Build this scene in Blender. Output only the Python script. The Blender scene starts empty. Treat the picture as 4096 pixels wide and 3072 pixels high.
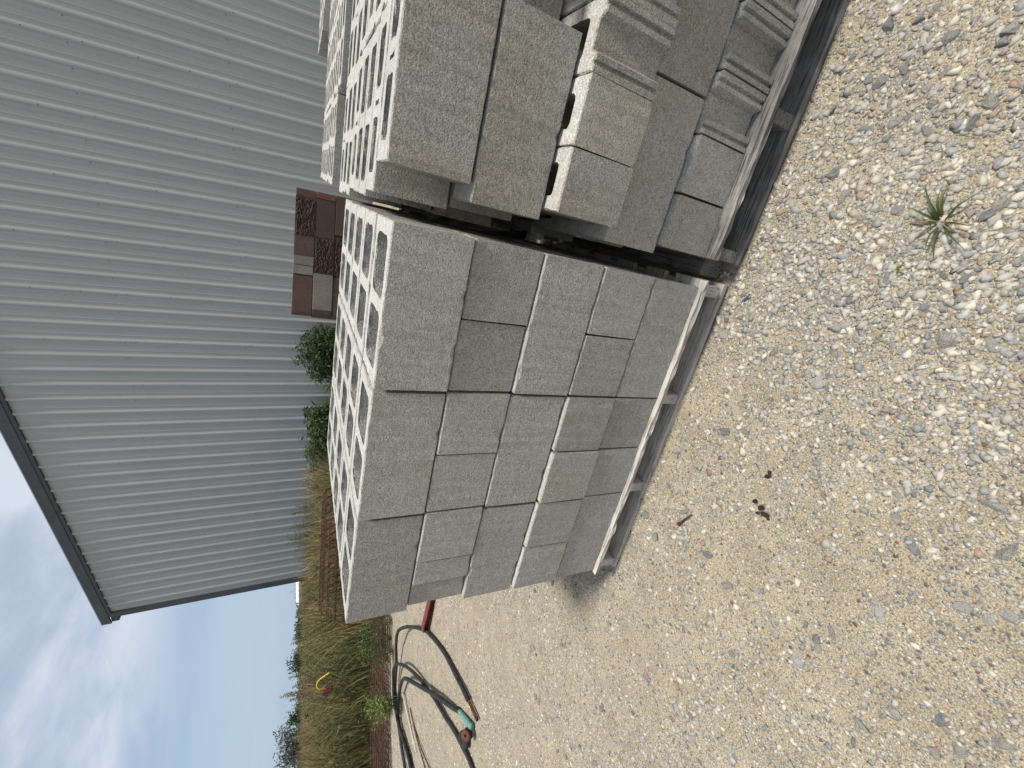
import bpy, math, random
import numpy as np
from mathutils import Matrix, Vector

# ------------------------------------------------------------------ camera, sky, sun, exposure
sc = bpy.context.scene
PITCH = math.radians(26.99); CZ = 1.276; FPX = 1665.0
cP, sP = math.cos(PITCH), math.sin(PITCH)
cam = bpy.data.objects.new('camera', bpy.data.cameras.new('camera'))
sc.collection.objects.link(cam)
cam.data.sensor_fit = 'HORIZONTAL'; cam.data.sensor_width = 36.0
cam.data.lens = 36.0 * FPX / 4096.0
cam.data.clip_start = 0.02; cam.data.clip_end = 2000
# the photograph was stored lying on its side: camera rolled a quarter turn
X = Vector((0, -sP, -cP)); Y = Vector((1, 0, 0)); Z = Vector((0, -cP, sP))
cam.matrix_world = Matrix(((X.x, Y.x, Z.x, 0), (X.y, Y.y, Z.y, 0), (X.z, Y.z, Z.z, CZ), (0, 0, 0, 1)))
sc.camera = cam
sc.render.resolution_x = 1024; sc.render.resolution_y = 768

SUN_EL = math.radians(66); SUN_H = Vector((0.828, -0.560, 0)).normalized()
sun_vec = Vector((SUN_H.x * math.cos(SUN_EL), SUN_H.y * math.cos(SUN_EL), math.sin(SUN_EL)))
sd = bpy.data.lights.new('sun', 'SUN'); sd.energy = 4.2; sd.angle = math.radians(10.0); sd.color = (1.0, 0.955, 0.88)
sun = bpy.data.objects.new('sun', sd); sc.collection.objects.link(sun)
sun.rotation_euler = sun_vec.to_track_quat('Z', 'Y').to_euler(); sun.location = (0, 0, 20)

sc.view_settings.view_transform = 'Standard'; sc.view_settings.look = 'None'
sc.view_settings.exposure = 0.27; sc.view_settings.gamma = 1.0
sc.view_settings.use_curve_mapping = False

world = bpy.data.worlds.new('World'); sc.world = world; world.use_nodes = True
wt = world.node_tree; wt.nodes.clear()
def N(nt, typ, **kw):
    n = nt.nodes.new(typ)
    for k, v in kw.items():
        if k in n.inputs.keys() if isinstance(k, str) and k[0].isupper() else False:
            n.inputs[k].default_value = v
        else:
            setattr(n, k, v)
    return n
def mth(nt, op, a, b=None, c=None, clamp=False):
    n = nt.nodes.new('ShaderNodeMath'); n.operation = op; n.use_clamp = clamp
    for i, v in enumerate((a, b, c)):
        if v is None: continue
        if isinstance(v, (int, float)): n.inputs[i].default_value = v
        else: nt.links.new(v, n.inputs[i])
    return n.outputs[0]
def mapr(nt, v, a, b, c=0.0, d=1.0, smooth=True):
    n = nt.nodes.new('ShaderNodeMapRange'); n.interpolation_type = 'SMOOTHSTEP' if smooth else 'LINEAR'
    nt.links.new(v, n.inputs[0]); n.inputs[1].default_value = a; n.inputs[2].default_value = b
    n.inputs[3].default_value = c; n.inputs[4].default_value = d
    return n.outputs[0]
def mixc(nt, f, a, b, blend='MIX'):
    n = nt.nodes.new('ShaderNodeMix'); n.data_type = 'RGBA'; n.blend_type = blend
    if isinstance(f, (int, float)): n.inputs[0].default_value = f
    else: nt.links.new(f, n.inputs[0])
    for i, v in ((6, a), (7, b)):
        if isinstance(v, (tuple, list)): n.inputs[i].default_value = (*v[:3], 1)
        else: nt.links.new(v, n.inputs[i])
    return n.outputs[2]
def noise(nt, vec, scale, detail=4, rough=0.55, dist=0.0, out=0):
    n = nt.nodes.new('ShaderNodeTexNoise'); n.inputs['Scale'].default_value = scale
    n.inputs['Detail'].default_value = detail; n.inputs['Roughness'].default_value = rough
    n.inputs['Distortion'].default_value = dist
    if vec is not None: nt.links.new(vec, n.inputs['Vector'])
    return n.outputs[out]
def voro(nt, vec, scale, out='Distance', feature='F1', rnd=1.0):
    n = nt.nodes.new('ShaderNodeTexVoronoi'); n.feature = feature; n.inputs['Scale'].default_value = scale
    n.inputs['Randomness'].default_value = rnd
    if vec is not None: nt.links.new(vec, n.inputs['Vector'])
    return n.outputs[out]
def ramp(nt, v, stops, interp='LINEAR'):
    n = nt.nodes.new('ShaderNodeValToRGB'); cr = n.color_ramp; cr.interpolation = interp
    while len(cr.elements) > 1: cr.elements.remove(cr.elements[-1])
    cr.elements[0].position = stops[0][0]; cr.elements[0].color = (*stops[0][1], 1)
    for p, c in stops[1:]:
        e = cr.elements.new(p); e.color = (*c, 1)
    nt.links.new(v, n.inputs[0]); return n.outputs[0]

sky = wt.nodes.new('ShaderNodeTexSky'); sky.sky_type = 'NISHITA'; sky.sun_disc = False
sky.sun_elevation = SUN_EL; sky.sun_rotation = math.atan2(SUN_H.x, SUN_H.y)
sky.air_density = 1.0; sky.dust_density = 0.6; sky.ozone_density = 1.2; sky.altitude = 200
geo = wt.nodes.new('ShaderNodeNewGeometry')
dirn = wt.nodes.new('ShaderNodeVectorMath'); dirn.operation = 'SCALE'; dirn.inputs[3].default_value = -1
wt.links.new(geo.outputs['Incoming'], dirn.inputs[0])
sep = wt.nodes.new('ShaderNodeSeparateXYZ'); wt.links.new(dirn.outputs[0], sep.inputs[0])
den = mth(wt, 'ADD', mth(wt, 'MAXIMUM', sep.outputs[2], 0.0), 0.12)
cx = mth(wt, 'DIVIDE', sep.outputs[0], den); cy = mth(wt, 'DIVIDE', sep.outputs[1], den)
comb = wt.nodes.new('ShaderNodeCombineXYZ'); wt.links.new(cx, comb.inputs[0]); wt.links.new(cy, comb.inputs[1])
n1 = noise(wt, comb.outputs[0], 0.95, 7, 0.56, 0.35)
n2 = noise(wt, comb.outputs[0], 2.3, 5, 0.6, 0.2)
n3 = noise(wt, comb.outputs[0], 0.23, 2, 0.5)
cl = mth(wt, 'ADD', mth(wt, 'ADD', mth(wt, 'MULTIPLY', n1, 0.62), mth(wt, 'MULTIPLY', n2, 0.22)), mth(wt, 'MULTIPLY', n3, 0.34))
cl = mapr(wt, cl, 0.45, 0.66)
cl = mth(wt, 'MULTIPLY', cl, mapr(wt, sep.outputs[2], 0.15, 0.27, 0.10, 0.92))
cl = mth(wt, 'ADD', cl, mapr(wt, sep.outputs[2], 0.17, 0.34, 0.0, 0.30), clamp=True)
hz = mapr(wt, sep.outputs[2], 0.0, 0.22, 1.0, 0.0)
skyc = mixc(wt, mth(wt, 'ADD', mth(wt, 'MULTIPLY', hz, 0.62), 0.38), sky.outputs[0], (3.7, 4.65, 5.8))
skyc = mixc(wt, cl, skyc, (5.7, 6.2, 7.0))
bg = wt.nodes.new('ShaderNodeBackground'); bg.inputs[1].default_value = 0.100
wt.links.new(skyc, bg.inputs[0])
wo = wt.nodes.new('ShaderNodeOutputWorld'); wt.links.new(bg.outputs[0], wo.inputs[0])

# ------------------------------------------------------------------ helpers
rng = np.random.default_rng(7); random.seed(7)
C = sc.collection
def ray(x, y):
    u = (1536 - y) / FPX; v = (x - 2048) / FPX
    return np.array([u, cP - v * sP, -sP - v * cP])
def gz(x, y):
    return -0.0357 * 4 * np.tanh(np.asarray(x) / 4) + 0.0178 * 6 * np.tanh(np.asarray(y) / 6)
def at_ground(x, y, dz=0.0):
    d = ray(x, y); t = CZ / max(1e-6, -d[2])
    for _ in range(50):
        P = d * t; t = (CZ - gz(P[0], P[1]) - dz) / -d[2]
    return d * t + np.array([0, 0, CZ])

def tag(o, label, cat, group=None, kind=None):
    if label: o['label'] = label
    if cat: o['category'] = cat
    if group: o['group'] = group
    if kind: o['kind'] = kind
    return o
def empty(name, M=None, loc=None):
    o = bpy.data.objects.new(name, None); C.objects.link(o); o.empty_display_size = 0.1
    if M is not None: o.matrix_world = M
    if loc is not None: o.location = loc
    return o
def mesh(name, v, f, smooth=False):
    me = bpy.data.meshes.new(name); me.from_pydata([tuple(p) for p in v], [], [tuple(q) for q in f]); me.update()
    if smooth: me.polygons.foreach_set('use_smooth', [True] * len(me.polygons))
    return me
def put(name, me, mat=None, parent=None, M=None):
    if mat is not None and not me.materials: me.materials.append(mat)
    o = bpy.data.objects.new(name, me); C.objects.link(o)
    if parent is not None: o.parent = parent
    if M is not None: o.matrix_basis = M
    return o
def big(name, V, F, cols=None, mat=None, parent=None, smooth=False):
    """V (n,3), F (m,k) all the same k"""
    V = np.asarray(V, np.float32); F = np.asarray(F, np.int32)
    me = bpy.data.meshes.new(name); k = F.shape[1]
    me.vertices.add(len(V)); me.vertices.foreach_set('co', V.ravel())
    me.loops.add(F.size); me.loops.foreach_set('vertex_index', F.ravel())
    me.polygons.add(len(F)); me.polygons.foreach_set('loop_start', np.arange(len(F), dtype=np.int32) * k)
    me.polygons.foreach_set('loop_total', np.full(len(F), k, np.int32))
    if smooth: me.polygons.foreach_set('use_smooth', np.ones(len(F), bool))
    me.update(calc_edges=True)
    if cols is not None:
        a = me.color_attributes.new('col', 'FLOAT_COLOR', 'POINT')
        a.data.foreach_set('color', np.concatenate([cols, np.ones((len(V), 1))], 1).astype(np.float32).ravel())
    return put(name, me, mat, parent)
def frame(origin, xdir, up=(0, 0, 1)):
    x = Vector(xdir).normalized(); u = Vector(up).normalized()
    x = (x - u * x.dot(u)).normalized(); y = u.cross(x)
    return Matrix(((x.x, y.x, u.x, origin[0]), (x.y, y.y, u.y, origin[1]), (x.z, y.z, u.z, origin[2]), (0, 0, 0, 1)))
T = lambda x, y, z: Matrix.Translation((x, y, z))
RZ = lambda a: Matrix.Rotation(a, 4, 'Z')
def box(sx, sy, sz, bev=0.003, jit=0.0, seg=1):
    """chamfered box, origin at its corner (0,0,0)"""
    import bmesh
    bm = bmesh.new(); bmesh.ops.create_cube(bm, size=1.0)
    for v in bm.verts: v.co = Vector(((v.co.x + .5) * sx, (v.co.y + .5) * sy, (v.co.z + .5) * sz))
    if bev: bmesh.ops.bevel(bm, geom=bm.edges[:], offset=bev, segments=seg, affect='EDGES', profile=0.5)
    if jit:
        for v in bm.verts: v.co += Vector([random.uniform(-jit, jit) for _ in range(3)])
    me = bpy.data.meshes.new('box'); bm.to_mesh(me); bm.free(); return me
def tube(P, r, k=8, closed=False, rj=0.0):
    P = np.asarray(P, float); n = len(P); V = []; F = []
    rr = np.full(n, r) if np.isscalar(r) else np.asarray(r)
    up = np.array([0, 0, 1.0])
    for i in range(n):
        t = P[min(i + 1, n - 1)] - P[max(i - 1, 0)]; t /= np.linalg.norm(t) + 1e-12
        a = np.cross(t, up); 
        if np.linalg.norm(a) < 1e-3: a = np.cross(t, [1, 0, 0])
        a /= np.linalg.norm(a); b = np.cross(t, a)
        for j in range(k):
            th = 2 * math.pi * j / k; q = rr[i] * (1 + rj * random.uniform(-1, 1))
            V.append(P[i] + q * (math.cos(th) * a + math.sin(th) * b))
    for i in range(n - 1):
        for j in range(k):
            F.append((i * k + j, i * k + (j + 1) % k, (i + 1) * k + (j + 1) % k, (i + 1) * k + j))
    F.append(tuple(range(k))[::-1]); F.append(tuple(range((n - 1) * k, n * k)))
    return V, F
def spline(P, per=8):
    P = np.asarray(P, float); Q = np.vstack([2 * P[0] - P[1], P, 2 * P[-1] - P[-2]]); out = []
    for i in range(1, len(Q) - 2):
        for s in np.linspace(0, 1, per, endpoint=False):
            p0, p1, p2, p3 = Q[i - 1:i + 3]
            out.append(.5 * ((2 * p1) + (-p0 + p2) * s + (2 * p0 - 5 * p1 + 4 * p2 - p3) * s * s + (-p0 + 3 * p1 - 3 * p2 + p3) * s ** 3))
    out.append(P[-1]); return np.array(out)
def lathe(prof, k=24):
    V = []; F = []; n = len(prof)
    for r, z in prof:
        for j in range(k):
            th = 2 * math.pi * j / k; V.append((r * math.cos(th), r * math.sin(th), z))
    for i in range(n - 1):
        for j in range(k):
            F.append((i * k + j, i * k + (j + 1) % k, (i + 1) * k + (j + 1) % k, (i + 1) * k + j))
    return V, F
def ordinal(i): return ['first', 'second', 'third', 'fourth', 'fifth', 'sixth', 'seventh', 'eighth', 'ninth', 'tenth'][i]

# ------------------------------------------------------------------ materials
def material(name):
    m = bpy.data.materials.new(name); m.use_nodes = True; nt = m.node_tree
    b = nt.nodes['Principled BSDF']; b.inputs['Specular IOR Level'].default_value = 0.25
    return m, nt, b
def bump(nt, b, h, strength, dist):
    n = nt.nodes.new('ShaderNodeBump'); n.inputs['Strength'].default_value = strength; n.inputs['Distance'].default_value = dist
    nt.links.new(h, n.inputs['Height']); nt.links.new(n.outputs[0], b.inputs['Normal'])
def objvec(nt, shift=True):
    tc = nt.nodes.new('ShaderNodeTexCoord'); v = tc.outputs['Object']
    oi = nt.nodes.new('ShaderNodeObjectInfo')
    if shift:
        a = nt.nodes.new('ShaderNodeVectorMath'); a.operation = 'ADD'; nt.links.new(v, a.inputs[0])
        nt.links.new(mth(nt, 'MULTIPLY', oi.outputs['Random'], 37.0), a.inputs[1]); v = a.outputs[0]
    return v, oi.outputs['Random']

def concrete(name, base, warm, pit=0.5, var=0.10, grain=300):
    m, nt, b = material(name); v, r = objvec(nt)
    big_ = noise(nt, v, 5, 4, .6); mid = noise(nt, v, 38, 4, .6)
    fine = noise(nt, v, grain, 3, .7); gr = voro(nt, v, grain * .62); gc = voro(nt, v, grain * .62, 'Color')
    col = mixc(nt, mapr(nt, big_, .38, .66, 0, .75), base, warm)
    k = mth(nt, 'ADD', mth(nt, 'MULTIPLY', mth(nt, 'SUBTRACT', r, .5), 2 * var), 1.0)
    k = mth(nt, 'MULTIPLY', k, mapr(nt, mid, .3, .7, .90, 1.08, False))
    k = mth(nt, 'MULTIPLY', k, mapr(nt, fine, .30, .56, 1 - pit, 1.12))
    sgc = nt.nodes.new('ShaderNodeSeparateColor'); nt.links.new(gc, sgc.inputs[0])
    k = mth(nt, 'MULTIPLY', k, mapr(nt, sgc.outputs[0], 0, 1, .82, 1.18, False))
    cmb = nt.nodes.new('ShaderNodeCombineColor')
    for i in range(3): nt.links.new(k, cmb.inputs[i])
    col = mixc(nt, 1.0, col, cmb.outputs[0], 'MULTIPLY')
    nt.links.new(col, b.inputs['Base Color']); b.inputs['Roughness'].default_value = .95
    h = mth(nt, 'ADD', mth(nt, 'MULTIPLY', fine, .7), mth(nt, 'MULTIPLY', gr, -.6))
    bump(nt, b, h, .9, .0034); return m
M_block = concrete('concrete_grey', (.340, .330, .302), (.320, .302, .256), pit=.60, grain=360, var=.10)
M_block2 = concrete('concrete_weathered', (.345, .332, .292), (.315, .292, .235), pit=.60, var=.15, grain=350)
M_sunlit_top = concrete('concrete_sunlit_top', (.42, .412, .382), (.40, .385, .342), pit=.42, grain=330, var=.06)  # same concrete, lightened: sun brightness on the block tops painted into the colour
M_brown = concrete('brown_block_plain', (.075, .048, .040), (.058, .040, .034), pit=.3, var=.2)
M_split = concrete('brown_block_split', (.066, .042, .033), (.036, .026, .022), pit=.55, var=.15, grain=120)
M_tan = concrete('tan_block', (.17, .155, .135), (.14, .122, .105), pit=.3)
M_red = concrete('red_block', (.13, .062, .052), (.10, .05, .042), pit=.3)

def wood(name, a, bcol, dark):
    m, nt, b = material(name); v, r = objvec(nt)
    mp = nt.nodes.new('ShaderNodeMapping'); mp.inputs['Scale'].default_value = (2.2, 45, 45); nt.links.new(v, mp.inputs[0])
    g = noise(nt, mp.outputs[0], 3.5, 5, .65, .6); s = noise(nt, v, 9, 4, .6)
    f = noise(nt, v, 240, 2, .6)
    col = mixc(nt, mapr(nt, s, .42, .68, 0, .9), a, bcol); col = mixc(nt, mapr(nt, g, .36, .52, .9, 0), col, dark)
    col = mixc(nt, mapr(nt, f, .3, .45, .25, 0), col, dark)
    nt.links.new(col, b.inputs['Base Color']); b.inputs['Roughness'].default_value = .9
    bump(nt, b, g, .8, .004); return m
M_wood1 = wood('pale_wood', (.42, .395, .355), (.53, .505, .46), (.20, .17, .14))
M_wood2 = wood('weathered_wood', (.17, .16, .145), (.30, .285, .26), (.045, .042, .038))

def plain(name, col, rough=.6, metal=0.0, var=.25, sc_=12, dark=None, bmp=0.0, fine=160):
    m, nt, b = material(name); v, r = objvec(nt); n = noise(nt, v, sc_, 5, .6); f = noise(nt, v, fine, 3, .6)
    dk = dark or tuple(c * (1 - var) for c in col); lt = tuple(min(1, c * (1 + var * .6)) for c in col)
    c = mixc(nt, mapr(nt, n, .3, .7), dk, lt); c = mixc(nt, mapr(nt, f, .3, .5, .25, 0), c, dk)
    nt.links.new(c, b.inputs['Base Color']); b.inputs['Roughness'].default_value = rough; b.inputs['Metallic'].default_value = metal
    if bmp: bump(nt, b, f, bmp, .002)
    return m
def wall_mat():
    m, nt, b = material('wall_steel_paint'); tc = nt.nodes.new('ShaderNodeTexCoord'); v = tc.outputs['Object']
    mp = nt.nodes.new('ShaderNodeMapping'); mp.inputs['Scale'].default_value = (5, 5, .25); nt.links.new(v, mp.inputs[0])
    st = noise(nt, mp.outputs[0], 2.5, 5, .6); bl = noise(nt, v, .8, 4, .6)
    c = mixc(nt, mapr(nt, st, .35, .7, 0, .5), (.365, .371, .368), (.315, .318, .310)); c = mixc(nt, mapr(nt, bl, .4, .7, 0, .35), c, (.39, .395, .393))
    sp = nt.nodes.new('ShaderNodeSeparateXYZ'); nt.links.new(v, sp.inputs[0])
    c = mixc(nt, mth(nt, 'MULTIPLY', mapr(nt, sp.outputs[2], .1, .9, .6, 0), bl), c, (.26, .22, .16))
    nt.links.new(c, b.inputs['Base Color']); b.inputs['Roughness'].default_value = .45; return m
M_wall = wall_mat()
M_trim = plain('dark_trim_paint', (.065, .068, .072), .45, .0, .15, 3)
M_roof = plain('roof_steel', (.42, .43, .44), .4, .3, .1, 2)
M_screw = plain('screw', (.06, .06, .065), .5, .3)
M_rust = plain('rust', (.085, .036, .024), .9, .0, .5, 30, (.04, .02, .015), .4)
M_flake = plain('rust_flake', (.035, .020, .016), .9, .0, .5, 60, (.015, .010, .009), .4)
M_rustwire = plain('rust_wire', (.075, .037, .026), .9, .0, .5, 9, (.035, .02, .016))
M_redox = plain('red_oxide', (.15, .035, .024), .75, 0, .4, 14, (.07, .022, .017), .2)
M_black = plain('black_rubber', (.026, .027, .028), .7, 0, .5, 25, (.012, .012, .012), .7, 90)
M_turq = plain('turquoise_tape', (.12, .27, .235), .7, 0, .3, 60, None, .4)
M_pale = plain('pale_board', (.40, .38, .34), .8, 0, .2, 20)
M_blue = plain('blue_plastic', (.04, .075, .14), .5, 0, .3, 60)
M_yel = plain('yellow_strap', (.55, .42, .03), .6, 0, .2, 20)
M_dkred = plain('dark_red', (.10, .02, .025), .6, 0, .4, 20)
M_white = plain('white_metal', (.78, .79, .80), .4, 0, .03, 2)
M_conc2 = plain('far_concrete', (.4, .4, .38), .8)

def vcol(name, rough=.8, trans=.0, spec=.2):
    m, nt, b = material(name); a = nt.nodes.new('ShaderNodeAttribute'); a.attribute_name = 'col'
    nt.links.new(a.outputs['Color'], b.inputs['Base Color']); b.inputs['Roughness'].default_value = rough
    b.inputs['Specular IOR Level'].default_value = spec
    if trans:
        t = nt.nodes.new('ShaderNodeBsdfTranslucent'); nt.links.new(a.outputs['Color'], t.inputs[0])
        mx = nt.nodes.new('ShaderNodeMixShader'); mx.inputs[0].default_value = trans
        nt.links.new(b.outputs[0], mx.inputs[1]); nt.links.new(t.outputs[0], mx.inputs[2])
        nt.links.new(mx.outputs[0], nt.nodes['Material Output'].inputs[0])
    return m
M_leaf = vcol('leaf', .6, .3, .3)
M_stem = plain('stem', (.11, .12, .05), .8, 0, .4, 40)
M_drystem = plain('dry_stem', (.24, .18, .10), .85, 0, .3, 40)
M_trunk = plain('bark', (.07, .06, .05), .9, 0, .4, 20)

# stones
STONE = [(.0, (.31, .295, .255)), (.14, (.205, .215, .215)), (.34, (.385, .365, .325)), (.48, (.155, .168, .175)),
         (.58, (.34, .33, .30)), (.72, (.235, .24, .235)), (.88, (.47, .45, .41)), (.975, (.15, .085, .06)), (.985, (.12, .13, .14))]
def stone_mat():
    m, nt, b = material('stone'); v, r = objvec(nt)
    c = ramp(nt, r, STONE, 'CONSTANT'); n = noise(nt, v, 1.6, 5, .7); f = noise(nt, v, 7, 3, .65)
    c = mixc(nt, mapr(nt, n, .32, .68, .05, .55), c, (.37, .345, .30)); c = mixc(nt, mapr(nt, f, .34, .50, .55, 0), c, (.12, .115, .105))
    nt.links.new(c, b.inputs['Base Color']); b.inputs['Roughness'].default_value = .85; bump(nt, b, n, .6, .12); return m
M_stone = stone_mat()
def gravel_mat():
    m, nt, b = material('gravel'); a = nt.nodes.new('ShaderNodeAttribute'); a.attribute_name = 'col'
    tc = nt.nodes.new('ShaderNodeTexCoord'); n = noise(nt, tc.outputs['Object'], 260, 4, .65)
    c = mixc(nt, mapr(nt, n, .35, .65, .0, .45), a.outputs['Color'], (.38, .36, .32))
    nt.links.new(c, b.inputs['Base Color']); b.inputs['Roughness'].default_value = .88; bump(nt, b, n, .4, .002); return m
M_gravel = gravel_mat()

def ground_mat():
    m, nt, b = material('gravel_ground'); tc = nt.nodes.new('ShaderNodeTexCoord'); v = tc.outputs['Object']
    sp = nt.nodes.new('ShaderNodeSeparateXYZ'); nt.links.new(v, sp.inputs[0])
    flat = nt.nodes.new('ShaderNodeCombineXYZ'); nt.links.new(sp.outputs[0], flat.inputs[0]); nt.links.new(sp.outputs[1], flat.inputs[1]); v = flat.outputs[0]
    patch = noise(nt, v, 1.6, 5, .6); patch2 = noise(nt, v, 7, 4, .6); fine = noise(nt, v, 240, 4, .7)
    dirt = mixc(nt, mapr(nt, patch2, .35, .65), (.305, .252, .165), (.40, .340, .235))
    dirt = mixc(nt, mapr(nt, fine, .38, .54, .85, 0), dirt, (.13, .10, .075))
    dirt = mixc(nt, mapr(nt, fine, .54, .66, 0, .7), dirt, (.46, .42, .355))
    col = dirt; hsum = mth(nt, 'MULTIPLY', fine, .35)
    for s, thr, amt in ((210, .52, .95), (120, .52, .95), (64, .42, .92)):
        cells = voro(nt, v, s, 'Color'); dist = voro(nt, v, s, 'Distance')
        q = nt.nodes.new('ShaderNodeSeparateColor'); nt.links.new(cells, q.inputs[0])
        pc = ramp(nt, q.outputs[0], [(0, (.33, .30, .25)), (.18, (.20, .205, .20)), (.36, (.44, .415, .36)), (.50, (.145, .155, .16)), (.64, (.37, .35, .30)), (.82, (.51, .49, .44)), (.91, (.17, .085, .055)), (.95, (.10, .10, .10))], 'CONSTANT')
        size = mapr(nt, q.outputs[1], 0, 1, thr * .45, thr, False)
        edge = mth(nt, 'SUBTRACT', size, dist)
        mask = mapr(nt, edge, 0.0, .07)
        pr = mapr(nt, mth(nt, 'ADD', q.outputs[2], mth(nt, 'MULTIPLY', mth(nt, 'SUBTRACT', patch, .5), 1.8)), .30, .42)
        mask = mth(nt, 'MULTIPLY', mask, pr)
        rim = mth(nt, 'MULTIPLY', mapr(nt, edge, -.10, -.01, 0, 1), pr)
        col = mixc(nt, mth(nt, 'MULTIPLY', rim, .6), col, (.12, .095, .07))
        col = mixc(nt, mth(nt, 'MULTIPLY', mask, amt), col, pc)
        hsum = mth(nt, 'ADD', hsum, mth(nt, 'MULTIPLY', mth(nt, 'MULTIPLY', mapr(nt, edge, 0, .3), pr), 60.0 / s))
    # weeds' own soil beyond the wire stack
    fm = mth(nt, 'SUBTRACT', mth(nt, 'SUBTRACT', sp.outputs[1], 6.4), mth(nt, 'MULTIPLY', mth(nt, 'MAXIMUM', mth(nt, 'ADD', sp.outputs[0], 3.2), 0.0), 1.4))
    fm = mth(nt, 'ADD', fm, mth(nt, 'MULTIPLY', mth(nt, 'SUBTRACT', patch, .5), 2.5))
    fm = mapr(nt, fm, -.4, .8)
    soil = mixc(nt, mapr(nt, patch2, .35, .65), (.075, .085, .032), (.14, .11, .055))
    col = mixc(nt, fm, col, soil)
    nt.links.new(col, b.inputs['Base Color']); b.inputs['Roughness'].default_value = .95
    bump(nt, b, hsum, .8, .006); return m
M_ground = ground_mat()

# ------------------------------------------------------------------ ground
NG = 440
u = np.linspace(-1, 1, NG); xs = -.4 + 1.0 * np.sinh(6.6 * u) * (400 / math.sinh(6.6)); ys = 1.2 + 1.0 * np.sinh(6.6 * u) * (400 / math.sinh(6.6))
gx, gy = np.meshgrid(xs, ys); 
def lump(x, y):
    r = 0
    for i, (fx, fy, ph, a) in enumerate([(3.1, 1.7, .3, .006), (-2.2, 4.1, 1.1, .005), (7.3, 5.9, 2.2, .003), (-9.1, 6.7, .7, .0025), (14, -11, 1.9, .0015), (23, 19, .2, .0012)]):
        r = r + a * np.sin(fx * x + fy * y + ph)
    return r
gzz = gz(gx, gy) + lump(gx, gy) - .004
V = np.stack([gx, gy, gzz], -1).reshape(-1, 3)
i = np.arange(NG * NG).reshape(NG, NG)
F = np.stack([i[:-1, :-1], i[:-1, 1:], i[1:, 1:], i[1:, :-1]], -1).reshape(-1, 4)
ground = big('ground', V, F, None, M_ground, None, True)
ground['kind'] = 'structure'
def gtop(x, y): return gz(x, y) + lump(x, y) - .004

# frames of the two block stacks
def Rm(yaw, tx, ty):
    return Matrix.Rotation(yaw, 4, 'Z') @ Matrix.Rotation(tx, 4, 'X') @ Matrix.Rotation(ty, 4, 'Y')
M1 = T(.3103, .9202, CZ - 1.2708) @ Rm(-.4173, .0018, .0399)       # local x to the right, y away, origin at the near corner by the gap
GN = Vector((.0357, -.0178, 1)).normalized()
M2 = frame((.387, .873, float(gz(.387, .873))), (.635, -.292, 0), GN)
PH1, CH = .129, .1944
PH2, CH2 = .140, .1965

def in_rect(Minv, x, y, x0, x1, y0, y1):
    m = np.array(Minv); lx = m[0, 0] * x + m[0, 1] * y + m[0, 3]; ly = m[1, 0] * x + m[1, 1] * y + m[1, 3]
    return (lx > x0) & (lx < x1) & (ly > y0) & (ly < y1)
def blocked(x, y):
    return in_rect(M1.inverted(), x, y, -1.24, .04, -.01, 1.1) | in_rect(M2.inverted(), x, y, -.03, 1.25, -.01, 1.25)

ICO_V = []; ph = (1 + 5 ** .5) / 2
for a in (-1, 1):
    for b_ in (-ph, ph): ICO_V += [(a, b_, 0), (0, a, b_), (b_, 0, a)]
ICO_V = np.array(ICO_V); ICO_V /= np.linalg.norm(ICO_V[0])
def hull_faces(P):
    n = len(P); out = []
    for a in range(n):
        for b_ in range(a + 1, n):
            for c_ in range(b_ + 1, n):
                nn = np.cross(P[b_] - P[a], P[c_] - P[a]); s = (P - P[a]) @ nn
                if (s < 1e-6).all(): out.append((a, b_, c_))
                elif (s > -1e-6).all(): out.append((a, c_, b_))
    return np.array(out)
ICO_F = hull_faces(ICO_V)
def subdiv(Vv, Ff):
    Vv = [tuple(p) for p in Vv]; mid = {}; out = []
    def mp(a, b_):
        k = (min(a, b_), max(a, b_))
        if k not in mid:
            p = (np.array(Vv[a]) + np.array(Vv[b_])) / 2; Vv.append(tuple(p / np.linalg.norm(p))); mid[k] = len(Vv) - 1
        return mid[k]
    for a, b_, c_ in Ff:
        x, y, z = mp(a, b_), mp(b_, c_), mp(c_, a); out += [(a, x, z), (x, b_, y), (z, y, c_), (x, y, z)]
    return np.array(Vv), np.array(out)

# ---- gravel too fine to pick apart
def stone_cols(n):
    cs = np.array([c for _, c in STONE] + [(.58, .54, .45), (.55, .50, .40), (.24, .13, .085)]); w = np.array([.12, .14, .11, .11, .12, .12, .06, .02, .04, .09, .11, .04]); w /= w.sum()
    c = cs[rng.choice(len(cs), n, p=w)] * rng.uniform(.85, 1.12, (n, 1)); k = rng.uniform(.0, .38, (n, 1))
    return (c * (1 - k) + np.array([.38, .325, .235]) * k) * .94
def pnoise(x, y):
    return (np.sin(2.3 * x + 1.1 * y) + np.sin(-1.7 * x + 3.1 * y + 1) + np.sin(5.1 * x - 2.7 * y + 2) * .8 + np.sin(4.3 * y + 7.7 * x + .5) * .6 + np.sin(9 * x + 11 * y) * .4) / 3.8
def scatter(n, x0, x1, y0, y1, lo, hi, pw, clump):
    x = rng.uniform(x0, x1, n * 2); y = rng.uniform(y0, y1, n * 2)
    keep = (pnoise(x, y) * clump + rng.uniform(0, 1, n * 2)) > .5
    keep &= ~blocked(x, y); x = x[keep][:n]; y = y[keep][:n]
    r = lo * (1 - rng.uniform(0, 1, len(x)) * (1 - (lo / hi) ** pw)) ** (-1 / pw)
    return x, y, r
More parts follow.
